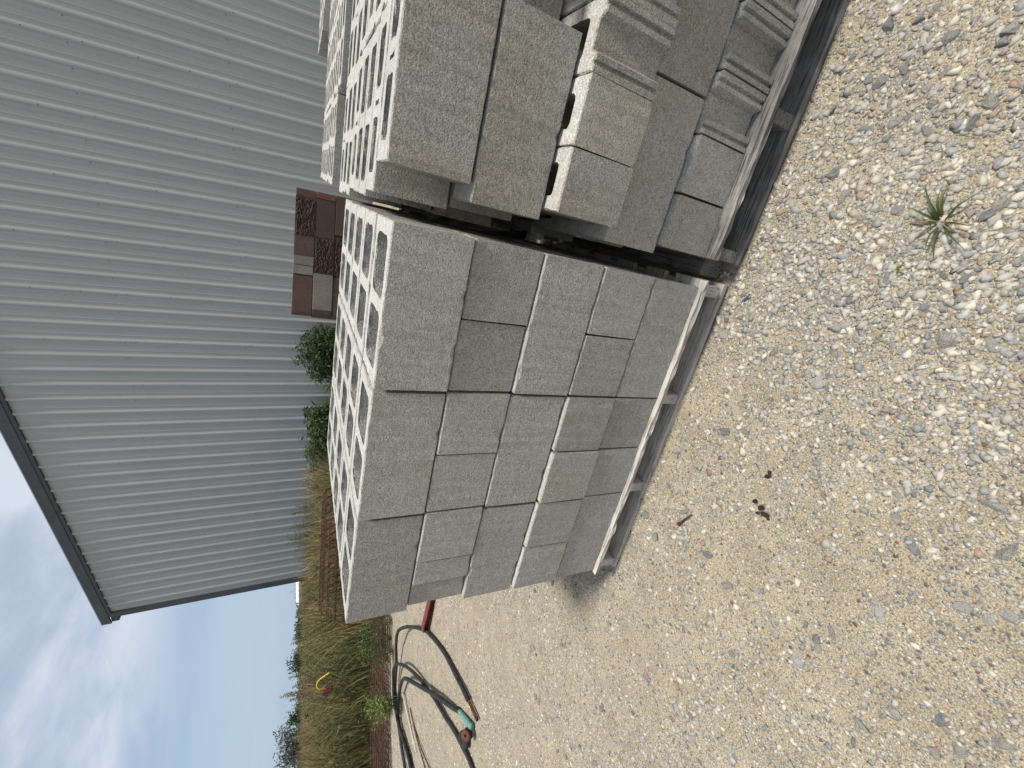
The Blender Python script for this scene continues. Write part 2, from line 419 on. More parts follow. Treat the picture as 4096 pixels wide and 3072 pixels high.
S = [scatter(78000, -2.6, 1.9, .12, 2.7, .0024, .008, 1.7, .45),
     scatter(8000, -2.6, 1.9, .12, 2.7, .0058, .0145, 2.3, .85),
     scatter(22000, -6.5, -.2, 1.9, 6.8, .006, .015, 2.4, .35),
     scatter(3000, .15, 1.9, .08, 1.0, .0055, .014, 2.3, .7),
     scatter(3000, -1.3, .4, .25, 1.1, .0055, .012, 2.4, .9),
     scatter(1500, 0.0, 4.5, 2.3, 8.5, .010, .022, 2.6, .3)]
sx = np.concatenate([s[0] for s in S]); sy = np.concatenate([s[1] for s in S]); sr = np.concatenate([s[2] for s in S]); n = len(sx)
NV = 9; var = []; vface = []
while len(var) < 24:
    q = rng.normal(size=(NV, 3)); q /= np.linalg.norm(q, axis=1, keepdims=True)
    if np.abs(q.mean(0)).max() > .16: continue
    hf_ = hull_faces(q)
    if len(hf_) == 2 * NV - 4: var.append(q * 1.12); vface.append(hf_)
var = np.array(var); vface = np.array(vface); vid = rng.integers(0, 24, n)
base = var[vid] * np.stack([rng.uniform(.85, 1.45, n), rng.uniform(.7, 1.1, n), rng.uniform(.42, .80, n)], 1)[:, None, :]
th = rng.uniform(0, 6.283, n); ct, st = np.cos(th)[:, None], np.sin(th)[:, None]
bx = base[:, :, 0] * ct - base[:, :, 1] * st; by = base[:, :, 0] * st + base[:, :, 1] * ct
tilt = rng.normal(0, .25, n)[:, None]
PV = np.stack([bx * sr[:, None] + sx[:, None], by * sr[:, None] + sy[:, None], (base[:, :, 2] + bx * tilt * .6) * sr[:, None] + (gtop(sx, sy) - sr * .02)[:, None]], -1)
FF = (vface[vid] + (np.arange(n) * NV)[:, None, None]).reshape(-1, 3)
gcol = np.repeat(stone_cols(n), NV, 0)
gravel = big('gravel', PV.reshape(-1, 3), FF, gcol, M_gravel, ground); gravel['kind'] = 'stuff'

# ---- the larger stones, one by one
stone_me = []
while len(stone_me) < 14:
    vv = rng.normal(size=(15, 3)); vv /= np.linalg.norm(vv, axis=1, keepdims=True)
    if np.abs(vv.mean(0)).max() > .16: continue
    ff = hull_faces(vv)
    vv = vv * np.array([rng.uniform(.95, 1.35), rng.uniform(.75, 1.0), rng.uniform(.45, .7)]) * 1.05
    me = mesh('stone', vv, ff); me.materials.append(M_stone); stone_me.append(me)
def put_stone(x, y, r, mi=None, mat=None, flat=1.0):
    me = stone_me[random.randrange(14) if mi is None else mi]
    o = bpy.data.objects.new('stone', me); C.objects.link(o); o.parent = ground
    o.location = (x, y, float(gtop(x, y)) + r * .04)
    o.rotation_euler = (random.gauss(0, .16), random.gauss(0, .16), random.uniform(0, 6.28)); o.scale = (r, r, r * flat)
    return o
placed = 0
named = [(3970, 410, .020), (3590, 480, .017), (3545, 550, .016), (3870, 1120, .018), (3780, 1105, .012), (3550, 1120, .019), (3380, 790, .021), (3520, 330, .022),
         (2900, 1720, .026), (3510, 2460, .020), (3840, 2430, .022), (4040, 2470, .022), (3560, 2860, .022), (3180, 2650, .022), (3250, 2560, .017), (3580, 2080, .021), (3650, 2180, .022),
         (4000, 2980, .022), (3720, 3030, .018), (3430, 2910, .019), (3070, 2470, .014), (4020, 2200, .024), (3880, 500, .020), (3800, 150, .024), (3560, 95, .026), (3640, 240, .016), (4040, 120, .024)]
for x, y, r in named:
    P = at_ground(x, y); put_stone(P[0], P[1], r * .78); placed += 1
while placed < 296:
    x = random.uniform(-2.2, 1.35); y = random.uniform(.15, 2.1)
    if bool(blocked(np.array([x]), np.array([y]))[0]): continue
    w = float(pnoise(np.array([x]), np.array([y]))[0]) * .45 + .45
    if x > .3: w += .3
    if random.random() > w: continue
    r = .0095 * (1 - random.random() * .93) ** (-1 / 2.7)
    put_stone(x, y, min(r, .022)); placed += 1

# ------------------------------------------------------------------ hollow concrete blocks
import bmesh
def roundrect(x0, x1, y0, y1, r, seg=3):
    out = []
    for cx_, cy_, a0 in ((x1 - r, y0 + r, -90), (x1 - r, y1 - r, 0), (x0 + r, y1 - r, 90), (x0 + r, y0 + r, 180)):
        for k in range(seg + 1):
            a = math.radians(a0 + 90 * k / seg); out.append((cx_ + r * math.cos(a), cy_ + r * math.sin(a)))
    return out
def resample(poly, step):
    out = []
    for i in range(len(poly)):
        a = np.array(poly[i]); b_ = np.array(poly[(i + 1) % len(poly)]); L = np.linalg.norm(b_ - a); k = max(1, int(round(L / step)))
        for j in range(k): out.append(tuple(a + (b_ - a) * j / k))
    return out
def inset(poly, d):
    n = len(poly); out = []
    for i in range(n):
        p0, p1, p2 = (np.array(poly[j % n]) for j in (i - 1, i, i + 1))
        e1 = (p1 - p0) / (np.linalg.norm(p1 - p0) + 1e-9); e2 = (p2 - p1) / (np.linalg.norm(p2 - p1) + 1e-9)
        n1 = np.array([-e1[1], e1[0]]); n2 = np.array([-e2[1], e2[0]]); m_ = n1 + n2; m_ = m_ / max(.3, np.dot(m_, m_)) * 2 if np.dot(m_, m_) > 1e-6 else n1
        out.append(tuple(p1 + m_ * d))
    return out
def block_mesh(L, W, H, holes, outline=None, rough=.0023, ch=.0028, taper=.004):
    """plan L x W, origin at the corner, cells running through from top to bottom"""
    outer = outline or [(0, 0), (L, 0), (L, W), (0, W)]
    outer = resample(outer, .017)
    bm = bmesh.new(); rnd = random.uniform
    def loop(poly, z, j, jz=0): return [bm.verts.new((x + rnd(-j, j), y + rnd(-j, j), z + (rnd(-jz, jz)))) for x, y in poly]
    ins = inset(outer, ch)
    rings = [loop(ins, 0, rough * .6), loop(outer, ch, rough * .5), loop(outer, H - ch, rough * .5), loop(ins, H, rough * .6, rough * .3)]
    nO = len(outer); cx_, cy_ = L / 2, W / 2
    for lo, hi, sg in ((rings[0], rings[1], 1), (rings[3], rings[2], -1)):
        for _ in range(random.randint(1, 4)):            # chipped arrises
            i0 = random.randrange(nO); dpt = rnd(.003, .009)
            for q in range(random.randint(1, 3)):
                a_, b_ = lo[(i0 + q) % nO], hi[(i0 + q) % nO]
                d_ = Vector((cx_ - a_.co.x, cy_ - a_.co.y, 0)).normalized() * dpt
                a_.co += d_; b_.co += Vector((0, 0, sg * dpt)) + d_ * .15
    def bridge(A, B):
        n = len(A)
        for i in range(n): bm.faces.new((A[i], A[(i + 1) % n], B[(i + 1) % n], B[i]))
    for a, b_ in zip(rings[:-1], rings[1:]): bridge(a, b_)
    tops = [rings[3]]; bots = [rings[0]]
    for h in holes:
        h = resample(h, .022)[::-1]          # clockwise
        wide = inset(h, -.0)
        lt = loop(h, H, rough * .9); lm = loop(inset(h, ch * .6), H - ch, rough * .4); lb = loop(inset(h, taper * -1 + 0.0), 0, rough * .5)
        lm2 = loop(h, H - ch * 1.5, rough * .3)
        bridge(lb, lm2); bridge(lm2, lt); tops.append(lt); bots.append(lb)
        for v in lm: bm.verts.remove(v)
    bm.edges.ensure_lookup_table()
    for loops in (tops, bots):
        ed = []
        for lp in loops:
            for i in range(len(lp)):
                e = bm.edges.get((lp[i], lp[(i + 1) % len(lp)])); ed.append(e)
        bmesh.ops.triangle_fill(bm, use_beauty=True, use_dissolve=False, edges=ed)
    bmesh.ops.recalc_face_normals(bm, faces=bm.faces[:])
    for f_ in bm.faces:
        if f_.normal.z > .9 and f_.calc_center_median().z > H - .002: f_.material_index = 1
    me = bpy.data.meshes.new('concrete_block'); bm.to_mesh(me); bm.free(); return me
def cells(L, W, shell, end, web, r):
    c = L / 2
    return [roundrect(end, c - web / 2, shell, W - shell, r), roundrect(c + web / 2, L - end, shell, W - shell, r)]
def ear(W, d=.014):
    # end profile between y=0 and y=W on the x=0 side, listed from y=W down to y=0
    d = .022
    half = [(0, 0), (0, .0125), (.0085, .0155), (.0085, .0205), (.001, .0235), (.001, .0345), (d * .75, .0425), (d, .046)]
    pr = [(x, W - y) for x, y in half] + [(x, y) for x, y in half[::-1]]
    return pr
L8, W8 = .3935, .1935
B8 = []
for k in range(5):
    me = block_mesh(L8, W8, .1898, cells(L8, W8, .031, .036, .034, .022)); me.materials.append(M_block); me.materials.append(M_sunlit_top); B8.append(me)
B8T = []
for k in range(5):
    me = block_mesh(L8, .208, .1898, cells(L8, .208, .031, .036, .034, .022)); me.materials.append(M_block); me.materials.append(M_sunlit_top); B8T.append(me)
SOL8 = []
for k in range(2):
    me = block_mesh(L8, .094, .1898, []); me.materials.append(M_block); me.materials.append(M_sunlit_top); SOL8.append(me)
L6, W6 = .395, .1425
def b6(kind):
    c = L6 / 2; slot = [(c - .005, .045), (c + .005, .045), (c + .005, W6 - .045), (c - .005, W6 - .045)]
    if kind == 'flat':
        out = None; hs = cells(L6, W6, .034, .043, .062, .014) + [slot]
    elif kind == 'ear':
        out = [(0, 0), (L6, 0), (L6, W6)] + ear(W6); hs = cells(L6, W6, .030, .060, .050, .014) + [slot]
    else:
        out = None; hs = cells(L6, W6, .026, .036, .040, .012)
    me = block_mesh(L6, W6, .1890, hs, out); me.materials.append(M_block2); me.materials.append(M_sunlit_top); return me
B6F = [b6('flat') for _ in range(4)]; B6E = [b6('ear') for _ in range(4)]; B6W = [b6('wide') for _ in range(4)]

def block(me, M, x, y, z, rot, label, group, dz=0):
    """rot 0: long side along local x; rot 1: end (x=0) faces the front"""
    o = bpy.data.objects.new('concrete_block', me); C.objects.link(o)
    a = random.gauss(0, .0035)
    R_ = RZ(a) if rot == 0 else RZ(math.pi / 2 + a)
    if rot == 1: x = x + me['w']
    if M is not M1:
        vv = M.to_3x3().inverted() @ Vector((0, 0, 1)); x += vv.x / vv.z * z; y += vv.y / vv.z * z
    o.matrix_world = M @ T(x + random.gauss(0, .0006), y + random.gauss(0, .0010), z) @ R_
    tag(o, label, 'concrete block', group); return o
for me in B8T: me['w'] = .208
for L_ in (B8, B6F, B6E, B6W): 
    for me in L_: me['w'] = W8 if L_ is B8 else W6
for me in SOL8: me['w'] = .094

# ---- stack on the pale pallet: five courses, listed from the pallet up
COURSE = ['bottom', 'second', 'third', 'fourth', 'top']
G1 = 'grey blocks stacked on the pale pallet'
def z1(c): return PH1 + CH * c
def lab1(c, what): return '%s %s course of pale-pallet stack' % (what, COURSE[c])
boff = [-.002, -.012, .0, .003, .004]
for c in range(5):
    y0 = boff[c]
    if c in (2, 4):                                   # stretchers
        for r in range(5):
            for k in range(3):
                inner = (c == 2 and 0 < r < 4 and k == 1)
                if inner: continue
                dy = [0, .0, .004][k] if c == 2 else [-.006, .001, .003][k]
                if r == 0: lb = lab1(c, 'lengthwise grey block on gravel face, %s from gap,' % ordinal(k))
                else: lb = lab1(c, 'grey block in %s row behind gravel face, %s from gap,' % (ordinal(r - 1), ordinal(k)))
                block(random.choice(B8T), M1, -.4 * (k + 1) + .003 - .005 * k, y0 + (dy if r == 0 else random.uniform(0, .006)) + r * .2165, z1(c), 0, lb, G1)
    else:
        cols = []
        if c == 3: cols = [(0, .2, 'h'), (.2, .2, 'h'), (.4, .2, 'h'), (.6, .2, 'h'), (.8, .2, 'h'), (1.0, .1, 't'), (1.1, .1, 't2')]
        elif c == 1: cols = [(.2 * k, .2, 'h') for k in range(6)]
        else: cols = [(0, .4, 's'), (.4, .2, 'h'), (.6, .2, 'h'), (.8, .4, 's')]
        for k, (a, w, t) in enumerate(cols):
            dy = 0.0
            if c == 1: dy = [.010, .008, .002, -.004, -.002, .004][k]
            if c == 3: dy = [0, .004, 0, .003, 0, .004, .014][k]
            if t == 's': block(random.choice(B8), M1, -a - w + .003, y0 + dy, z1(c), 0, lab1(c, 'lengthwise grey block on gravel face, %s from gap,' % ordinal(k)), G1)
            elif t == 'h': block(random.choice(B8), M1, -a - w + .003, y0 + dy, z1(c), 1, lab1(c, 'square-ended grey block on gravel face, %s from gap,' % ordinal(k)), G1)
            else: block(random.choice(SOL8), M1, -a - w + .003, y0 + dy, z1(c), 1, lab1(c, 'narrow half-width grey block %s,' % ('beside a full one' if t == 't' else 'recessed at the corner')), G1)
        # behind: two more rows, only where they can be seen or carry the top
        for k in range(6):
            edge = k in (0, 5)
            if c != 3 and not edge: continue
            yb = y0 + .425 if c != 0 or k in (1, 2, 3, 4) else y0 + .203
            if c == 0: yb = y0 + .425
            block(random.choice(B8), M1, -.2 * (k + 1) + .003, yb, z1(c), 1, lab1(c, 'end-on grey block in second row, %s from gap,' % ordinal(k)), G1)
        if c == 0:
            for k in (0, 2): block(random.choice(B8), M1, -.4 * (k + 1) + .003, y0 + .203, z1(c), 0, lab1(c, 'lengthwise grey block in second row, %s side,' % ('gap' if k == 0 else 'open')), G1)
        for k in range(3):
            block(random.choice(B8), M1, -.4 * (k + 1) + .003, y0 + .86, z1(c), 0, lab1(c, 'lengthwise grey block on building face, %s from gap,' % ordinal(k)), G1)

# ---- stack on the weathered pallet
G2 = 'grey blocks stacked on the weathered pallet'
def z2(c): return PH2 + CH2 * c
def lab2(c, what): return '%s %s course of weathered-pallet stack' % (what, COURSE[c])
for k in range(8):                                     # bottom: ends to the front
    me = random.choice(B6F if k < 2 else B6E)
    block(me, M2, .004 + .1472 * k, .016 + random.uniform(0, .004), z2(0), 1, lab2(0, ('flat-ended' if k < 2 else 'groove-ended') + ' grey block facing gravel, %s from gap,' % ordinal(k)), G2)
for k in range(3):                                     # second course: lengthwise
    block(random.choice(B6W), M2, -.014 + .402 * k, [.036, .030, .03][k], z2(1), 0, lab2(1, 'lengthwise grey block on gravel face, %s from gap,' % ordinal(k)), G2)
for k in range(8):                                     # third course: ends to the front, proud
    me = random.choice(B6F if k < 2 else B6E)
    block(me, M2, .030 + .1455 * k, -.012 + random.uniform(0, .003), z2(2), 1, lab2(2, ('flat-ended' if k < 2 else 'groove-ended') + ' grey block facing gravel, %s from gap,' % ordinal(k)), G2)
for k, (x, y) in enumerate([(.010, .050), (.425, .185), (.83, .09)]):
    block(random.choice(B6F), M2, x, y, z2(3), 0, lab2(3, ['lengthwise grey block with its face set back,', 'deeply recessed grey block behind the dark hollow,', 'grey block beyond the dark hollow,'][k]), G2)
for k, (x, y) in enumerate([(.056, .052), (.458, .056), (.86, .06)]):
    block(random.choice(B6F), M2, x, y, z2(4), 0, lab2(4, 'lengthwise grey block on gravel edge, %s from gap,' % ordinal(k)), G2)
for c in range(5):
    if c in (0, 2):
        for k in (0, 7):
            for r in (1, 2):
                block(random.choice(B6F), M2, .01 + .1472 * k, .02 + .402 * r, z2(c), 1, lab2(c, 'end-on grey block in %s row from gravel, %s side,' % (ordinal(r), 'gap' if k == 0 else 'far')), G2)
        continue
    nr = 7
    for r in range(nr):
        for k in range(3):
            if c == 1 and k == 1 and r < nr - 1: continue
            if c == 3 and r == 0 and k == 1: continue
            x = -.012 + .402 * k + random.uniform(-.012, .014) - .006 * r - .01 + (.0 if c != 4 else [.0, -.01, .004, .012, -.008, .0, .006][r])
            y = (.036 if c == 1 else .070 if c == 3 else .060) + .1455 * (r + 1)
            if c == 3 and k == 1: y += .10
            if c == 3 and k == 1 and r == nr - 1: continue
            block(random.choice(B6W if (r + k) % 3 else B6F), M2, x, y, z2(c), 0, lab2(c, 'grey block in %s row behind front, %s from gap,' % (ordinal(r), ordinal(k))), G2)

# ---- further stacks behind it
def far_stack(Mx, nrow, ncol, courses, name, group, skip=(), ph=.14):
    for c in range(courses):
        top = c == courses - 1
        for r in range(nrow):
            for k in range(ncol):
                if not top and 0 < r < nrow - 1 and 0 < k < ncol - 1: continue
                if top and (r, k) in skip: continue
                x = .402 * k + random.uniform(-.012, .012); y = .1465 * r
                lb = 'grey block, %s course, %s row, %s along it, %s' % (COURSE[c] if not top else 'top', ordinal(r), ordinal(k), name)
                block(random.choice(B6W), Mx, x, y, ph + CH2 * c, 0, lb, group)
M3 = M2 @ T(-.03, 1.36, .016)
far_stack(M3, 10, 3, 5, 'stack behind weathered-pallet stack', 'grey blocks in the stack behind the weathered pallet', ((0, 0),))
M4 = M2 @ T(.95, 3.1, .05)
far_stack(M4, 6, 3, 5, 'stack nearest steel building', 'grey blocks in the stack nearest the steel building')

# ------------------------------------------------------------------ pallets
def pallet(name, M, x0, x1, depth, hgt, mat, label, stringers, over=.0, jit=.0015):
    e = empty(name, M)
    bt = .018; sh = hgt - 2 * bt - .004; L = x1 - x0
    for k, sx_ in enumerate(stringers):
        me = box(depth - .01, .038, sh, .003, jit); o = put('stringer', me, mat, e, T(sx_ + .038, .004, bt + .002) @ RZ(math.pi / 2))
    nb = 7; bw = .098
    for k in range(nb):
        y = -.006 + (depth - bw) * k / (nb - 1)
        me = box(L + 2 * over, bw if k else .13, bt, .002, jit)
        bm = bmesh.new(); bm.from_mesh(me); bmesh.ops.subdivide_edges(bm, edges=[q for q in bm.edges if q.calc_length() > .5], cuts=26)
        for v in bm.verts: v.co.y += random.gauss(0, .0022); v.co.z += random.gauss(0, .0006)
        bm.to_mesh(me); bm.free()
        put('deck_board', me, mat, e, T(x0 - over, y - (.012 if k == 0 else 0), bt + sh + .0045))
    for k in range(3):
        y = -.004 + (depth - .14) * k / 2
        put('bottom_board', box(L, .14, bt, .002, jit), mat, e, T(x0, y, 0.001))
    nv, nf = lathe([(0, .0022), (.0035, .002), (.0042, 0)], 10); nm = mesh('nail', nv, nf); nm.materials.append(M_rust)
    for sx_ in stringers:
        for dy in (.03, .075): put('nail_head', nm, None, e, T(sx_ + .019 + random.uniform(-.006, .006), dy, hgt + .0008))
    return tag(e, label, 'pallet', 'pallets under the block stacks')
pallet('wooden_pallet', M1, -1.205, .022, 1.09, PH1, M_wood1, 'pale grey wooden pallet with chipped deck board under the even block stack', (-.028, -.425, -.810, -1.197))
pallet('wooden_pallet', M2, -.004, 1.2, 1.2, PH2, M_wood2, 'dark weathered wooden pallet under the uneven block stack', (.0, .385, .78, 1.155))
pallet('wooden_pallet', M3, -.02, 1.2, 1.46, .14, M_wood2, 'weathered pallet under the stack behind the weathered-pallet stack', (-.01, .38, .78, 1.155))
pallet('wooden_pallet', M4, -.02, 1.2, .9, .14, M_wood2, 'weathered pallet under the stack nearest the steel building', (-.01, .38, .78, 1.155))

# ------------------------------------------------------------------ brown retaining-wall blocks
MR = frame((2.06, 5.02, float(gz(2.06, 5.02))), (-1, .03, 0), GN)          # local x runs towards the open gravel side, y towards the camera
def split_mesh(L, W, H):
    bm = bmesh.new(); bmesh.ops.create_cube(bm, size=1)
    for v in bm.verts: v.co = Vector(((v.co.x + .5) * L, (v.co.y + .5) * W, (v.co.z + .5) * H))
    f = [q for q in bm.faces if q.normal.y > .9]
    r = bmesh.ops.inset_region(bm, faces=f, thickness=.012)
    f = [q for q in bm.faces if q.normal.y > .9 and abs(q.calc_center_median().x - L / 2) < .02 and q.calc_area() > L * H * .5]
    r = bmesh.ops.subdivide_edges(bm, edges=list({e for q in f for e in q.edges}), cuts=20, use_grid_fill=True)
    for v in bm.verts:
        if v.co.y > W - .001 and .013 < v.co.x < L - .013 and .013 < v.co.z < H - .013: v.co.y += random.uniform(-.006, .010)
    me = bpy.data.meshes.new('split'); bm.to_mesh(me); bm.free(); return me
GR = 'brown retaining-wall blocks piled by the building'
RH = .199; RB = .115
rows = {5: [(0, .09, 'b', 'narrow brown retaining block with pale lip at the top corner'), (.092, .42, 's', 'dark brown rough split-face block topping the brown pile'), (.514, .205, 'b', 'short plain brown block in top course beside the rough split-face block'),
            (.722, .098, 't', 'thin tan block in top course touching the short brown block'), (.824, .098, 't', 'thin tan block in top course touching the long brown block'), (.93, .40, 'b', 'long plain reddish-brown block at end of the top course')],
        4: [(.0, .07, 'r', 'crumbled reddish block at corner below the pale-lipped block'), (.074, .42, 'b', 'plain dark brown block directly under the rough topping block'), (.498, .385, 's', 'dark split-face block under the short plain and thin tan blocks'), (.888, .40, 't', 'pale tan block under the long reddish-brown block'), (1.29, .05, 'b', 'sliver of brown block beside the pale tan block')]}
for c in range(4): rows[c] = [(.0 + .45 * k, .44, 'b' if (c + k) % 2 else 's', 'brown retaining block in %s course of brown pile, %s from the narrow lip' % (COURSE[c], ordinal(k))) for k in range(3)]
for c, lst in rows.items():
    for k, (x, L, t, lb) in enumerate(lst):
        me = split_mesh(L, .30, RH - .003) if t == 's' else box(L, .30, RH - .003, .006, .0015, 2)
        me.materials.append({'b': M_brown, 's': M_split, 't': M_tan, 'r': M_red}[t])
        o = put('retaining_block', me, None, None); o.matrix_world = MR @ T(x, -.30 + random.uniform(-.012, .006), RB + RH * c); tag(o, lb, 'retaining block', GR)
MRp = MR @ T(0, -.32, 0)
pallet('wooden_pallet', MRp, 0, 1.34, .36, RB - .002, M_wood2, 'weathered pallet under the brown retaining blocks', (.0, .43, .86, 1.30))

# ------------------------------------------------------------------ steel building
DL = np.array([-.88161552, .47196831]); NW = np.array([.47196831, .88161552]); DW = 9.33
def wp(t, off=0.0, z=0.0):                               # t along the wall, off towards the camera
    p = DL * t + NW * (DW - off); return (p[0], p[1], z)
bld = empty('steel_building', loc=wp(11.4)); bo = Vector(wp(11.4))
TC = 11.45; RIDGE = -5.0; SL = .0905
def rake(t): return 5.43 + (TC - max(t, RIDGE)) * SL - max(0, RIDGE - t) * SL
def rel(p): return (p[0] - bo.x, p[1] - bo.y, p[2] - bo.z)
LAP = -.49
P_ = []                                                  # one 12 in. pitch of profile: (dt, offset)
def pitch_profile():
    R_ = .037
    return [(-.046, 0), (-.013, R_), (.013, R_), (.046, 0), (.090, 0), (.100, .008), (.110, .008), (.120, 0), (.185, 0), (.195, .008), (.205, .008), (.215, 0)]
ks = range(int(math.floor((RIDGE - 16 - LAP) / .9144)), int(math.ceil((TC - LAP) / .9144)))
sv, sf = [], []
hv, hf = lathe([(0, .006), (.005, .006), (.007, .002), (.0075, 0)], 8)
hv = np.array(hv); 
def screw(t, off, z):
    b0 = len(sv); o = np.array(wp(t, off, z)) - np.array(bo)
    for q in hv: sv.append(o + np.array([DL[0] * q[0] - NW[0] * q[2], DL[1] * q[0] - NW[1] * q[2], q[1]]))
    for q in hf: sf.append(tuple(b0 + i for i in q))
for k in ks:
    t0 = LAP + .9144 * k; pts = []
    for j in range(3):
        for dt, of in pitch_profile():
            t = t0 + .3048 * j + dt
            pts.append((min(t, TC - .01), of))
    pts.append((min(t0 + .9144 - .046, TC - .005), 0))
    if pts[0][0] >= TC - .011: continue
    V = []; F = []
    for t, of in pts:
        V.append(rel(wp(t, of + (.0016 if False else 0), .06))); V.append(rel(wp(t, of, rake(t) + .02)))
    for i in range(len(pts) - 1): F.append((2 * i, 2 * i + 2, 2 * i + 3, 2 * i + 1))
    put('wall_panel', mesh('wall_panel', V, F), M_wall, bld)
    if t0 > -8:
        z = .35
        while z < rake(t0) - .15:
            screw(t0 + .004, .037, z); z += .61
        for zr in (.35, 2.28, 4.18):
            for j in range(3):
                screw(t0 + .3048 * j + .060, 0, zr)
o = put('screw_heads', mesh('screw_heads', sv, sf), M_screw, bld); o['kind'] = 'stuff'
def prism(name, quads, mat):                             # list of 8-corner boxes
    V = []; F = []
    for q in quads:
        b0 = len(V); V += [rel(p) for p in q]
        F += [tuple(b0 + i for i in f) for f in ((0, 1, 2, 3), (7, 6, 5, 4), (0, 4, 5, 1), (1, 5, 6, 2), (2, 6, 7, 3), (3, 7, 4, 0))]
    me = mesh(name, V, F); bm = bmesh.new(); bm.from_mesh(me); bmesh.ops.recalc_face_normals(bm, faces=bm.faces[:]); bm.to_mesh(me); bm.free()
    return put(name, me, mat, bld)
def rbar(t0, t1, o0, o1, dz0, dz1):
    return [wp(t0, o0, rake(t0) + dz0), wp(t1, o0, rake(t1) + dz0), wp(t1, o1, rake(t1) + dz0), wp(t0, o1, rake(t0) + dz0),
            wp(t0, o0, rake(t0) + dz1), wp(t1, o0, rake(t1) + dz1), wp(t1, o1, rake(t1) + dz1), wp(t0, o1, rake(t0) + dz1)]
prism('rake_trim', [rbar(TC + .25, RIDGE, .012, .055, .03, .205), rbar(RIDGE, RIDGE - 16, .012, .055, .03, .205)], M_trim)
prism('rake_trim', [rbar(TC + .02, RIDGE, .006, .045, -.035, .0285), rbar(RIDGE, RIDGE - 16, .006, .045, -.035, .0285)], M_trim)
prism('roof', [rbar(TC + .30, RIDGE, -22, .02, .21, .24), rbar(RIDGE, RIDGE - 16, -22, .02, .21, .24)], M_roof)
def vbar(t0, t1, o0, o1, z0, z1):
    return [wp(t0, o0, z0), wp(t1, o0, z0), wp(t1, o1, z0), wp(t0, o1, z0), wp(t0, o0, z1), wp(t1, o0, z1), wp(t1, o1, z1), wp(t0, o1, z1)]
prism('corner_trim', [vbar(TC - .11, TC + .045, .004, .05, .05, 5.42), vbar(TC + .006, TC + .046, -.12, .003, .05, 5.42)], M_trim)
prism('eave_gutter', [vbar(TC + .05, TC + .24, -22, .01, 5.30, 5.44)], M_trim)
# long side wall, ribbed too
V = []; F = []; pts = []
for j in range(70):
    for dt, of in pitch_profile(): pts.append((.125 + .3048 * j + dt, of))
for s, of in pts:
    V.append(rel(wp(TC + of - .005, -s, .06))); V.append(rel(wp(TC + of - .005, -s, 5.4)))
for i in range(len(pts) - 1): F.append((2 * i, 2 * i + 2, 2 * i + 3, 2 * i + 1))
put('side_wall', mesh('side_wall', V, F), M_wall, bld)
prism('base_slab', [vbar(TC - .02, RIDGE - 16, -22, -.03, -.25, .055)], M_conc2)
tag(bld, 'grey ribbed steel building with dark trim behind the block stacks', 'building')

# ------------------------------------------------------------------ plants
def leaves(centres, dirs, size, wid, cols, fold=.25):
    """one folded leaf (4 triangles) per centre"""
    n = len(centres); d = dirs / (np.linalg.norm(dirs, axis=1, keepdims=True) + 1e-9)
    s = np.cross(d, rng.normal(0, 1, (n, 3)) * .6 + np.array([0, 0, 1.0])); s /= np.linalg.norm(s, axis=1, keepdims=True) + 1e-9
    nn = np.cross(s, d); L = size[:, None]; W = wid[:, None]
    b0 = centres; tip = centres + d * L - nn * L * .18; mid = centres + d * L * .5
    l = mid + s * W * .5 + nn * W * fold; r = mid - s * W * .5 + nn * W * fold
    V = np.stack([b0, l, tip, r, mid], 1).reshape(-1, 3)
    i = (np.arange(n) * 5)[:, None]
    F = np.concatenate([i + np.array([0, 4, 1]), i + np.array([1, 4, 2]), i + np.array([0, 3, 4]), i + np.array([3, 2, 4])], 0)
    return V, F, np.repeat(cols, 5, 0)
GREEN = np.array([.055, .095, .028]); DKG = np.array([.036, .068, .028]); YG = np.array([.14, .17, .045]); DRY = np.array([.30, .22, .11])
def colmix(n, pal, jit=.25):
    pal = np.array(pal); w = rng.uniform(0, 1, (n, 1)); i = rng.integers(0, len(pal), n); j = rng.integers(0, len(pal), n)
    return (pal[i] * w + pal[j] * (1 - w)) * rng.uniform(1 - jit, 1 + jit, (n, 1))
